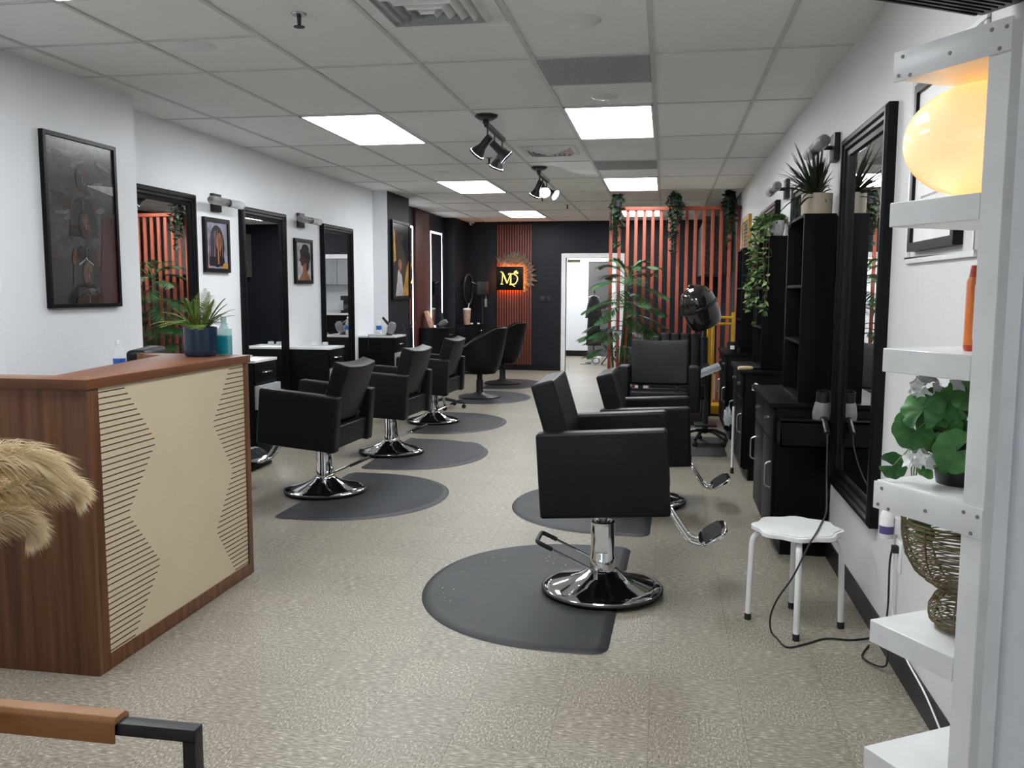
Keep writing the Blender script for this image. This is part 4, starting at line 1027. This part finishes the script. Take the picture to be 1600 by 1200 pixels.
b = NB(); lathe(b, [(0, .0), (.010, .002), (.014, .03), (.014, .10), (0, .105)], 14, 0, rotM('Z', 20) @ rotM('Y', 90) @ TM(0, 0, .06)); obj('bristles', b, 'plastic', t)
t = thing('product_pot', 'small dark pot with a white label on the third right station', 'jar', (.63, 8.50, .822))
b = NB(); lathe(b, [(0, 0), (.042, 0), (.052, .10), (.054, .105), (.048, .105), (.044, .02), (0, .02)], 24); obj('pot', b, 'plastic', t)
b = NB(); lathe(b, [(.0485, .04), (.0515, .075)], 8, 0, I4, RAD(-115), RAD(-70), False); obj('label', b, 'paper', t)
b = NB(); tube(b, smooth_path([(.66, 6.72, .70), (.66, 6.50, .74), (.70, 6.38, .66), (.70, 6.36, .50)], 6), .005, 8); box(b, .64, .68, 6.585, 6.60, .68, .72)
tag(obj('white_cable', b, 'white'), 'white looped cable at the side of the second right station', 'cable')
t = thing('litter_stick', 'white stick with black tip standing beside the second right station', 'stick', (.535, 6.88, 0))
b = NB(); cyl(b, (0, 0, .04), (.0, 0, .52), .010, seg=12); obj('shaft', b, 'white', t)
b = NB(); cyl(b, (0, 0, 0), (0, 0, .045), .013, seg=12); obj('tip', b, 'rubber', t)
b = NB()
bmesh.ops.create_icosphere(b, subdivisions=3, radius=1)
for v in b.verts:
    k = 1 + .12 * math.sin(v.co.x * 9 + v.co.z * 7) + .08 * math.sin(v.co.y * 13); v.co = V((v.co.x * .035 * k, v.co.y * .05 * k, v.co.z * .075 * k))
tag(obj('plastic_bag', b, 'clear', loc=(.495, 6.88, .445)), 'crumpled clear plastic bag hung on the white stick', 'bag')

# ------------------------------------------------------------------ white stool
t = thing('white_stool', 'white scalloped metal stool with four legs under the dryer cord', 'stool', (.565, 3.75, 0), RAD(40))
b = NB(); pts = []
for i in range(96):
    a = 2 * PI * i / 96; r = .176 + .010 * math.cos(8 * a); pts.append((r * math.cos(a), r * math.sin(a)))
prism(b, pts, .402, .420); pts2 = [(x * .93, y * .93) for x, y in pts]
prism(b, pts2, .420, .424); obj('seat', b, 'whitemetal', t, bevel=.005, bseg=3)
for k in range(4):
    a = PI / 4 + k * PI / 2; ca, sa = math.cos(a), math.sin(a)
    b = NB(); tube(b, arc([(.05 * ca, .05 * sa, .390), (.178 * ca, .178 * sa, .390), (.188 * ca, .188 * sa, .025)], 8, .075), .0125, 14); lg = obj('leg', b, 'whitemetal', t)
    b = NB(); cyl(b, (.1885 * ca, .1885 * sa, 0), (.1878 * ca, .1878 * sa, .028), .0145, seg=16); obj('foot_cap', b, 'rubber', lg)

# ------------------------------------------------------------------ white ladder shelf near the camera
HD = RAD(31.5); d1 = V((-math.sin(HD), math.cos(HD), 0)); d2v = V((math.cos(HD), math.sin(HD), 0))
# local x = -d1 (towards the camera), local y = d2 ; origin at the far-left corner
SH = Matrix(((-d1.x, d2v.x, 0, .430), (-d1.y, d2v.y, 0, 1.851), (0, 0, 1, 0), (0, 0, 0, 1)))
t = thing('ladder_shelf', 'white open ladder shelf nearest the camera on the right', 'shelf', (0, 0, 0)); t.matrix_world = SH
LV = [1.858, 1.577, 1.292, 1.025, .731, .455, .175]
for z in LV:
    b = NB(); box(b, 0, .207, 0, .28, z - .047, z); obj('shelf_board', b, 'whitemetal', t, bevel=.0015, bseg=1)
b = NB(); box(b, .207, .252, 0, .28, 0, 1.858); po = obj('post', b, 'whitemetal', t, bevel=.0015, bseg=1)
for z in LV:
    b = NB(); lathe(b, [(0, .003), (.005, .003), (.006, .0)], 12, 0, TM(.252, .055, z - .024) @ rotM('Y', 90)); obj('screw_head', b, 'greyplastic', po)
for z, hang in ((LV[0], 0), (LV[3], .006)):
    b = NB(); box(b, -.002, .254, -.005, -.0003, z - .052 - hang, z + .004 - hang); pl = obj('joining_plate', b, 'whitemetal', t, bevel=.002)
    for (x, zz) in ((.02, .008), (.012, .042), (.04, .046), (.13, .028), (.215, .010), (.232, .045), (.244, .012)):
        b = NB(); lathe(b, [(0, .0015), (.0034, .0015), (.0038, .0)], 10, 0, TM(x, -.005, z - zz - hang) @ rotM('X', 90)); obj('screw_head', b, 'greyplastic', pl)
def onshelf(u, v, z): return SH @ V((u, v, z))
# globe lamp
t = thing('globe_lamp', 'lit amber glass globe lamp on the white shelf', 'lamp', onshelf(.058, .165, LV[1]))
b = NB(); lathe(b, [(0, 0), (.05, 0), (.052, .008), (.04, .014), (0, .014)], 32); obj('base', b, 'whitemetal', t)
b = NB(); lathe(b, [(.03 if i == 0 else .140 * math.sin(PI * i / 28), .122 - .110 * math.cos(PI * i / 28) if i else .012) for i in range(29)], 56); obj('glass_globe', b, 'globe', t)
# spray bottle behind the post
t = thing('spray_can', 'slim orange can with white label on the white shelf', 'bottle', onshelf(.126, .10, LV[2]))
b = NB(); lathe(b, [(0, 0), (.017, 0), (.019, .006), (.019, .012)], 20, 0); obj('foot', b, 'red', t)
b = NB(); lathe(b, [(.0185, .012), (.0185, .132), (.015, .140), (0, .140)], 24); obj('can_body', b, 'orangeplastic', t)
b = NB(); lathe(b, [(.0189, .022), (.0189, .126)], 24, 0, I4, RAD(-120), RAD(120), False); obj('label', b, 'paper', t)
b = NB()
for i in range(9): lathe(b, [(.0192, .036 + i * .009), (.0192, .0395 + i * .009)], 14, 0, I4, RAD(-112), RAD(40 - 9 * (i % 3)), False)
obj('label_text', b, 'p_smoke', t)
b = NB(); lathe(b, [(0, .162), (.012, .162), (.015, .140), (0, .140)], 20); obj('cap', b, 'red', t)
# geranium
GL = onshelf(.088, .13, LV[3])
t = thing('geranium_plant', 'white flowering geranium in a black pot on the white shelf', 'plant', GL)
b = NB(); lathe(b, [(0, 0), (.045, 0), (.062, .11), (.058, .11), (.05, .09), (0, .09)], 32); obj('pot', b, 'plastic', t)
def ger_leaf(b, c, nrm, r, az):
    nrm = V(nrm).normalized(); u = nrm.orthogonal().normalized(); u = Matrix.Rotation(az, 3, nrm) @ u; w = nrm.cross(u); c = V(c)
    n = 36; ce = b.verts.new(c - nrm * r * .16); m_, o_ = [], []
    for i in range(n):
        a = RAD(16) + (2 * PI - RAD(32)) * i / (n - 1); rr = r * (1 + .07 * abs(math.sin(4.2 * a)) - .05)
        dd = u * math.cos(a) + w * math.sin(a)
        m_.append(b.verts.new(c + dd * rr * .55 + nrm * r * (.015 * math.cos(8.4 * a)))); o_.append(b.verts.new(c + dd * rr + nrm * r * (.07 * math.sin(8.4 * a) - .10)))
    for i in range(n - 1):
        b.faces.new((ce, m_[i], m_[i + 1])); b.faces.new((m_[i], o_[i], o_[i + 1], m_[i + 1]))
def LX(u, v, z): return SH.to_3x3() @ V((u, v, z))   # shelf directions -> world
stems_b, leaves_b = NB(), NB()
TOP = V((0, 0, .11))
gl = [(-.029, -.08, .15, .044), (-.035, -.085, .108, .046), (-.065, -.11, .032, .028), (-.012, -.062, .038, .031), (.050, -.075, .078, .043), (.045, -.04, .185, .036), (.055, -.03, .22, .032), (.01, -.04, .165, .036), (.02, -.03, .195, .030), (-.025, -.04, .168, .030), (-.05, -.06, .075, .022), (-.02, -.07, .068, .024), (.06, .02, .16, .04), (.0, .03, .15, .04), (.05, .05, .20, .04), (-.05, .02, .13, .03), (-.108, -.052, -.055, .012), (-.106, .012, -.105, .023), (-.103, .024, -.135, .021), (-.108, -.0, -.065, .015), (.03, -.02, .12, .036), (.01, -.055, .115, .030)]
for (u, v, z, r) in gl:
    p = LX(u, v, z)
    to_cam = V((-.35, -.75, .35)) + V((rnd.uniform(-.4, .4), rnd.uniform(-.3, .3), rnd.uniform(-.2, .5)))
    ger_leaf(leaves_b, p, to_cam, r, rnd.uniform(0, 6)); mid = (TOP + p) / 2 + V((0, 0, .03))
    if z < -.03: mid = LX(-.118, v * .4, .03)
    tube(stems_b, smooth_path([TOP, mid, p], 4), .0016, 5)
obj('foliage', leaves_b, 'geran', t); 
for (u, v, z, n) in ((-.052, -.05, .185, 15), (-.017, -.095, .045, 12), (-.018, -.02, .235, 10), (.0, -.03, .19, 8), (-.104, .045, -.095, 5)):
    fb = NB(); c = LX(u, v, z)
    for i in range(n):
        a, e = rnd.uniform(0, 2 * PI), rnd.uniform(-.5, 1.3); dd = V((math.cos(a) * math.cos(e), math.sin(a) * math.cos(e), math.sin(e))); q = c + dd * .022
        for k in range(5):
            w_ = dd.orthogonal().normalized(); w_ = Matrix.Rotation(2 * PI * k / 5, 3, dd) @ w_
            leaf(fb, q, w_ + dd * .35, dd, .019, .015, 0, .05, 1)
    obj('flower_head', fb, 'petal', t)
    mid = (TOP + c) / 2 + V((0, 0, .03))
    if z < -.03: mid = LX(-.118, v * .4, .03)
    tube(stems_b, smooth_path([TOP, mid, c], 4), .0016, 5)
obj('flower_stem', stems_b, 'ivy', t)
# wire basket bowl
BL = onshelf(.108, .13, LV[4])
t = thing('wire_basket', 'antique gold wire pedestal bowl on the white shelf', 'basket', BL)
def wire_rev(prof, nh, nv, r1, r2, nm):
    b = NB()
    def at(s):
        x = s * (len(prof) - 1); i = min(int(x), len(prof) - 2); f = x - i; return prof[i][0] * (1 - f) + prof[i + 1][0] * f, prof[i][1] * (1 - f) + prof[i + 1][1] * f
    for j in range(nh + 1):
        r, z = at(min(1, max(0, j / nh + (rnd.uniform(-.3, .3) / nh if 0 < j < nh else 0))))
        if r < .004: continue
        ph = rnd.uniform(0, 6); am = .0022 if 0 < j < nh else 0
        tube(b, [(r * math.cos(2 * PI * i / 36), r * math.sin(2 * PI * i / 36), z + am * math.sin(3 * 2 * PI * i / 36 + ph)) for i in range(36)], r1 * (2 if j in (0, nh) else 1), 5, closed=True)
    for k in range(nv):
        a = 2 * PI * k / nv; tube(b, [(at(s / 14)[0] * math.cos(a), at(s / 14)[0] * math.sin(a), at(s / 14)[1]) for s in range(15)], r2, 6)
    obj(nm, b, 'wire', t)
wire_rev([(.032, .082), (.060, .092), (.090, .115), (.110, .150), (.118, .190), (.119, .222)], 44, 10, .0013, .0021, 'bowl')
wire_rev([(.030, .082), (.048, .070), (.060, .045), (.060, .022), (.045, .003)], 26, 9, .0013, .0018, 'pedestal')
# plug-in air freshener and cords on the right wall
t = thing('air_freshener', 'white plug-in air freshener with purple label on the right wall', 'air freshener', (XR, 3.42, .50))
b = NB(); lathe(b, [(0, -.02), (.022, -.02), (.026, .0), (.026, .07), (.018, .085), (0, .087)], 24, 0, TM(-.036, 0, 0)); box(b, -.012, 0, -.02, .02, .0, .06); obj('body', b, 'white', t)
b = NB(); lathe(b, [(.0265, .0), (.0265, .03)], 24, 0, TM(-.036, 0, 0)); obj('label', b, 'purple', t)
t = thing('wall_outlet', 'white double wall outlet below the large mirror', 'outlet', (XR, 3.36, .43))
b = NB(); box(b, -.007, 0, -.035, .035, -.057, .057); obj('plate', b, 'white', t, bevel=.002)
b = NB(); box(b, -.03, -.007, -.013, .013, .012, .04); obj('plug', b, 'rubber', t, bevel=.004)
b = NB(); tube(b, smooth_path([(XR - .028, 3.36, .455), (XR - .034, 3.36, .40), (XR - .03, 3.37, .25), (XR - .036, 3.36, .14), (XR - .045, 3.30, .03), (XR - .10, 3.42, .006), (XR - .05, 3.55, .005)], 6), .0038, 8)
tag(obj('power_cord', b, 'rubber'), 'black power cord hanging down the right wall from the outlet', 'cable')
b = NB(); tube(b, smooth_path([(XR - .012, 3.41, .535), (XR - .012, 3.40, .40), (XR - .014, 3.36, .20), (XR - .016, 3.2, .13), (XR - .016, 2.9, .10), (XR - .016, 2.6, .03), (XR - .03, 2.2, .005)], 6), .0032, 8)
tag(obj('power_cord', b, 'white'), 'thin white power cord running along the right baseboard', 'cable')
# air curtain over the shop entrance
AM = TM(.80, 2.56, 2.12) @ rotM('Z', 31.5)
t = thing('air_conditioner', 'black louvred air unit over the entrance at the top right corner', 'air conditioner'); t.matrix_world = AM
b = NB(); box(b, -1.0, 0, -.13, .0, 0, .24); obj('casing', b, 'blackflat', t, bevel=.012)
b = NB()
for i in range(6): box(b, -.96, -.04, -.122 + i * .02, -.114 + i * .02, -.006, .001)
obj('louvre', b, 'plastic', t)
for x in (-.85, -.12):
    b = NB(); cyl(b, (x, -.06, .235), (x, -.06, CZ - 2.12), .008, seg=10); obj('hanger_rod', b, 'blackflat', t)
# ------------------------------------------------------------------ reception desk
t = thing('reception_desk', 'walnut reception desk with a grooved cream front', 'reception desk', (-2.0, 2.76, 0))
L_ = 1.22
b = NB(); box(b, -.95, 0, 0, .022, .0, 1.052); obj('side_panel', b, 'wood', t, bevel=.002)
b = NB(); box(b, -.58, -.012, L_ - .022, L_, 0, 1.052); obj('side_panel', b, 'wood', t, bevel=.002)
b = NB()
box(b, -.03, .0, .022, .066, .0, 1.052); box(b, -.03, .0, L_ - .044, L_, .0, 1.052); box(b, -.03, .0, .066, L_ - .044, .0, .058)
obj('front_frame', b, 'wood', t, bevel=.002)
b = NB()
y0, y1, z0, z1 = .066, L_ - .044, .058, 1.052
box(b, -.028, -.006, y0, y1, z0, z1, 0)
bz = (z1 - z0) / 4
for band in range(4):
    for i in range(11):
        zz = z1 - .018 - band * bz - i * (bz / 11.2)
        f = (i + .5) / 11 if band % 2 == 0 else 1 - (i + .5) / 11
        ln = .155 + .20 * f; lr = .13 + .17 * f
        box(b, -.0062, -.0050, y0 + .002, y0 + ln, zz - .0022, zz + .0022, 1); box(b, -.0062, -.0050, y1 - lr, y1 - .002, zz - .0022, zz + .0022, 1)
for zz in (z1 - 1.05 * bz, z1 - 2.05 * bz, z1 - 3.05 * bz): box(b, -.0062, -.0056, y0 + .36, y1 - .30, zz - .0006, zz + .0006, 2)
obj('front_panel', b, ['cream', 'groove', 'tan2'], t, smooth=False)
b = NB()
prism(b, [(.008, -.010), (.008, L_ + .010), (-.50, L_ + .03), (-.50, L_ - .10), (-.40, L_ - .11), (-.215, .125), (-.95, .105), (-.95, -.010)], 1.052, 1.088)
obj('counter_ledge', b, 'woodtop', t, bevel=.002)
b = NB(); box(b, -.52, -.03, .022, L_ - .022, .735, .76); obj('work_surface', b, 'wood', t, bevel=.002)
b = NB(); box(b, -.58, -.50, L_ - .022, L_ + .02, 1.052, 1.088); obj('end_ledge', b, 'wood', t, bevel=.002)
# low cabinet by the wall that carries the water bottle
t = thing('side_cabinet', 'black low cabinet against the wall behind the reception desk', 'cabinet', (XL1, 4.15, 0))
b = NB(); box(b, .012, .42, 0, .50, 0, .89); obj('body', b, 'blackwood', t, bevel=.002)
b = NB(); box(b, .012, .44, -.01, .51, .89, .917); obj('top', b, 'blackwood', t, bevel=.002)
# desk chair
t = thing('desk_chair', 'black padded chair top showing over the reception desk', 'chair', (-2.60, 4.31, 0), RAD(-72))
b = NB(); box(b, -.15, .15, -.13, .13, .43, .51); obj('seat', b, 'leather', t, bevel=.025, bseg=3)
b = NB(); cyl(b, (0, 0, .08), (0, 0, .43), .022); obj('column', b, 'chrome', t)
b = NB()
for k in range(5):
    a = 2 * PI * k / 5; ca, sa = math.cos(a), math.sin(a); tube(b, [(0, 0, .10), (.17 * ca, .17 * sa, .06)], .015, 8); tube(b, [(.17 * ca, .17 * sa, .07), (.17 * ca, .17 * sa, .03)], .01, 8); lathe(b, [(0, -.024), (.025, -.014), (.025, .014), (0, .024)], 12, 0, TM(.17 * ca, .17 * sa, .0255) @ rotM('X', 90))
obj('caster_base', b, 'plastic', t)
b = NB(); box(b, -.22, .22, -.18, -.08, .50, 1.095); obj('backrest', b, 'leather', t, bevel=.03, bseg=4)
# fern
t = thing('potted_fern', 'green fern in a navy pot on the reception desk ledge', 'plant', (-2.185, 3.87, 1.088))
b = NB(); lathe(b, [(0, 0), (.066, 0), (.074, .008), (.077, .03), (.077, .138), (.071, .14), (.068, .12), (0, .12)], 40); obj('pot', b, 'bluepot', t)
b = NB()
for i in range(38):
    az = RAD(i * 360 * 3 / 38 + rnd.uniform(-9, 9)); el = RAD(rnd.choice((38, 50, 62, 74, 84)) + rnd.uniform(-5, 5)); L = rnd.uniform(.19, .27)
    frond(b, (.02 * math.cos(az), .02 * math.sin(az), .12), az, el, L, .55 * (1.15 - math.sin(el)) + .16, .042, 17, .0072, .05, .06, .0016)
obj('foliage', b, 'fern', t)

# ------------------------------------------------------------------ lounge chair arm, pampas (foreground left)
t = thing('lounge_chair', 'black metal lounge chair with a tan leather arm sleeve, bottom left', 'chair', (-1.14, 1.39, 0))
ZA = .618
def flatbar(b, x0, x1, y0, y1, z0, z1): box(b, x0, x1, y0, y1, z0, z1)
for y in (0., -.60):
    b = NB(); w = .014
    flatbar(b, -.36, .325, y - w, y + w, ZA - .022, ZA); flatbar(b, .300, .325, y - w, y + w, 0, ZA - .022); flatbar(b, -.36, -.335, y - w, y + w, 0, ZA - .022); flatbar(b, -.335, .300, y - w, y + w, .10, .122)
    fr = obj('side_frame', b, 'blackflat', t, bevel=.0015)
    b = NB(); w2 = .024
    prism(b, [(-w2, -.036), (-w2, .004), (-w2 + .01, .012), (w2 - .01, .012), (w2, .004), (w2, -.036), (w2 - .005, -.036), (w2 - .005, -.002), (-w2 + .005, -.002), (-w2 + .005, -.036)], 0, .492, 0, Matrix(((0, 0, 1, -.32), (1, 0, 0, y), (0, 1, 0, ZA), (0, 0, 0, 1))))
    obj('arm_sleeve', b, 'tan', fr, bevel=.003)
b = NB(); box(b, -.30, .28, -.57, -.03, .36, .42); obj('seat', b, 'tan', t, bevel=.02, bseg=3)
b = NB(); box(b, -.33, -.27, -.57, -.03, .40, .82); obj('backrest', b, 'tan', t, bevel=.02, bseg=3)
b = NB()
for x in (-.33, .30): box(b, x, x + .02, -.60, 0, .34, .36)
obj('cross_rail', b, 'blackflat', t)
PB = V((-1.62, 1.62, 0))
t = thing('pampas_vase', 'cream pampas grass plumes in a floor vase at the left edge', 'dried grass', PB)
b = NB(); lathe(b, [(0, 0), (.075, 0), (.11, .12), (.12, .28), (.085, .46), (.045, .56), (.055, .60), (.045, .60), (.036, .56), (0, .55)], 36); obj('vase', b, 'whitepot', t)
def plume(path, wid, n, lw=.0011):
    b = NB(); pth = smooth_path(path, 10)
    tube(b, pth, .003, 5)
    N = len(pth)
    for i in range(n):
        s = rnd.random() ** .8; k = min(int(s * (N - 1)), N - 2); p = pth[k].lerp(pth[k + 1], s * (N - 1) - k); tan = (pth[k + 1] - pth[k]).normalized()
        r = V((rnd.gauss(0, 1), rnd.gauss(0, 1), rnd.gauss(0, 1))); r = (r - tan * r.dot(tan)).normalized()
        L = wid * rnd.uniform(.6, 1.25) * (math.sin(PI * min(1, .12 + .80 * s)) ** .6)
        q0 = p; q1 = p + tan * L * .55 + r * L * .42; q2 = p + tan * L * .95 + r * L * .66 - V((0, 0, L * .30)); sd = tan.cross(r) * lw
        v = [b.verts.new(x) for x in (q0 - sd, q0 + sd, q1 + sd * .9, q1 - sd * .9, q2)]
        b.faces.new(v[:4]); b.faces.new((v[3], v[2], v[4]))
    return b
def rel(pts): return [V(p) - PB for p in pts]
for path, wd, nn in (([(-1.62, 1.62, .56), (-1.50, 1.55, .92), (-1.36, 1.47, 1.045), (-1.27, 1.475, 1.075), (-1.215, 1.52, 1.060), (-1.20, 1.54, 1.035)], .075, 3000),
                 ([(-1.62, 1.62, .56), (-1.48, 1.56, .88), (-1.34, 1.50, .985), (-1.24, 1.50, 1.015), (-1.185, 1.545, 1.012), (-1.165, 1.56, .995)], .06, 2600),
                 ([(-1.62, 1.62, .56), (-1.50, 1.56, .80), (-1.38, 1.47, .91), (-1.29, 1.46, .955), (-1.245, 1.50, .950), (-1.23, 1.51, .925)], .06, 2600)):
    obj('plume', plume(rel(path), wd, nn), 'pampas', t)

# ------------------------------------------------------------------ room beyond the doorway
t = thing('salon_cape', 'black salon cape hanging beyond the doorway', 'cape', (-1.36, 17.0, 1.30))
b = NB(); n = 28
for (z0, z1, a0, a1) in ((.0, -.14, .05, .11), (-.14, -.42, .11, .155), (-.42, -.95, .105, .135)):
    for i in range(n):
        q0, q1 = 2 * PI * i / n, 2 * PI * (i + 1) / n
        def P(q, a, z): 
            rr = 1 + .12 * math.sin(5 * q); return (a * rr * math.cos(q), .07 * rr * math.sin(q), z)
        face(b, [P(q0, a0, z0), P(q1, a0, z0), P(q1, a1, z1), P(q0, a1, z1)])
obj('cloth', b, 'cloth', t)
b = NB(); tube(b, arc([(0, .0, .06), (.0, .0, .02), (-.10, 0, -.02)], 3, .02), .006, 8); tube(b, [(0, 0, .02), (.10, 0, -.02)], .006, 8); obj('hanger', b, 'steel', t)
t = thing('coat_rack', 'slim dark coat stand holding the black cape', 'coat stand', (-1.36, 17.08, 0))
b = NB(); cyl(b, (0, 0, .02), (0, 0, 1.42), .014); cyl(b, (0, 0, 1.36), (0, -.09, 1.37), .007); obj('pole', b, 'blackflat', t)
b = NB(); lathe(b, [(0, 0), (.16, 0), (.16, .012), (.03, .03), (0, .03)], 28); obj('base', b, 'blackflat', t)
t = thing('floor_heater', 'small white round floor appliance beyond the doorway', 'heater', (-1.26, 16.75, 0))
b = NB(); lathe(b, [(0, 0), (.11, 0), (.115, .02), (.09, .14), (.06, .16), (0, .162)], 28); obj('body', b, 'white', t)
b = NB(); tube(b, [(.07 * math.cos(q) - .02, -.105 + .02 * math.sin(q), .08 + .05 * math.sin(q)) for q in [2 * PI * i / 20 for i in range(20)]], .008, 6, closed=True); obj('ring', b, 'plastic', t)
b = NB(); tube(b, smooth_path([(-.1, -.02, .02), (-.2, -.06, .008), (-.32, -.02, .008)], 5), .006, 6); obj('cord', b, 'rubber', t)
t = thing('folding_stand', 'black crossed-leg folding stand with a dark case, beyond the doorway', 'stand', (-1.02, 16.75, 0))
b = NB()
for y in (-.12, .12): tube(b, [(-.16, y, 0.01), (.16, y, .44)], .010, 8); tube(b, [(.16, y, .01), (-.16, y, .44)], .010, 8)
obj('crossed_leg', b, 'blackflat', t)
b = NB(); box(b, -.18, .18, -.15, .15, .44, .46); obj('top', b, 'blackflat', t)
b = NB(); box(b, -.12, .08, -.12, .12, .0, .16)
tag(obj('black_case', b, 'plastic', loc=(-1.06, 16.7, .46), bevel=.012), 'black box on the folding stand beyond the doorway', 'case')
t = thing('wall_cabinet', 'grey upper cabinet in the far room, seen in the mirror nearest the pilaster', 'cabinet', (.12, 18.9, 1.52))
b = NB(); box(b, -.46, .46, -.33, -.02, 0, .62); obj('carcass', b, 'greydoor', t)
for x in (-.455, .005):
    b = NB(); box(b, x, x + .45, -.35, -.33, .005, .615); obj('door', b, 'alu', t, bevel=.004)
t = thing('kitchen_counter', 'dark counter in the far room, seen in the mirror nearest the pilaster', 'cabinet', (.12, 18.9, 0))
b = NB(); box(b, -.46, .46, -.55, -.02, 0, .86); obj('body', b, 'blackwood', t)
b = NB(); box(b, -.47, .47, -.57, -.02, .86, .90); obj('countertop', b, 'marble', t)
t = thing('coffee_machine', 'black coffee machine on the counter in the far room', 'coffee machine', (-.10, 18.62, .90))
b = NB(); box(b, -.12, .12, -.15, .16, 0, .06); box(b, -.12, .12, .02, .16, .06, .36); box(b, -.12, .12, -.15, .16, .28, .38); obj('body', b, 'plastic', t, bevel=.01)
b = NB(); lathe(b, [(0, 0), (.055, 0), (.065, .05), (.05, .13), (0, .13)], 20, 0, TM(0, -.06, .062)); obj('carafe', b, 'visor', t)
b = NB(); box(b, -.11, .11, -.02, 0, -.025, .025); tag(obj('door_placard', b, 'tan2', loc=(DX0 + .13, YB + .14, DZ - .05), bevel=.004), 'small beige plate at the top left of the doorway', 'plate')

# ------------------------------------------------------------------ daylight and camera
w = bpy.data.worlds.new('daylight'); SC.world = w; w.use_nodes = True
bg = w.node_tree.nodes['Background']; bg.inputs[0].default_value = (.80, .90, 1.0, 1); bg.inputs[1].default_value = 1.15

cam = bpy.data.cameras.new('camera'); co = bpy.data.objects.new('camera', cam); COL.objects.link(co)
cam.sensor_width = 36; cam.lens = 36 * 1369.4 / 1600; cam.clip_start = .05; cam.clip_end = 100
yaw, pitch, roll = .1723, .1062, .0030
fw = V((-math.sin(yaw) * math.cos(pitch), math.cos(yaw) * math.cos(pitch), -math.sin(pitch))); rt = V((math.cos(yaw), math.sin(yaw), 0)); up = rt.cross(fw)
r2 = rt * math.cos(roll) + up * math.sin(roll); u2 = -rt * math.sin(roll) + up * math.cos(roll)
co.matrix_world = Matrix(((r2.x, u2.x, -fw.x, 0), (r2.y, u2.y, -fw.y, 0), (r2.z, u2.z, -fw.z, 1.404), (0, 0, 0, 1)))
SC.camera = co
vs = SC.view_settings
SC.display_settings.display_device = 'sRGB'
vs.view_transform = 'Standard'; vs.look = 'None'; vs.gamma = 1; vs.use_curve_mapping = False; vs.exposure = 0.72
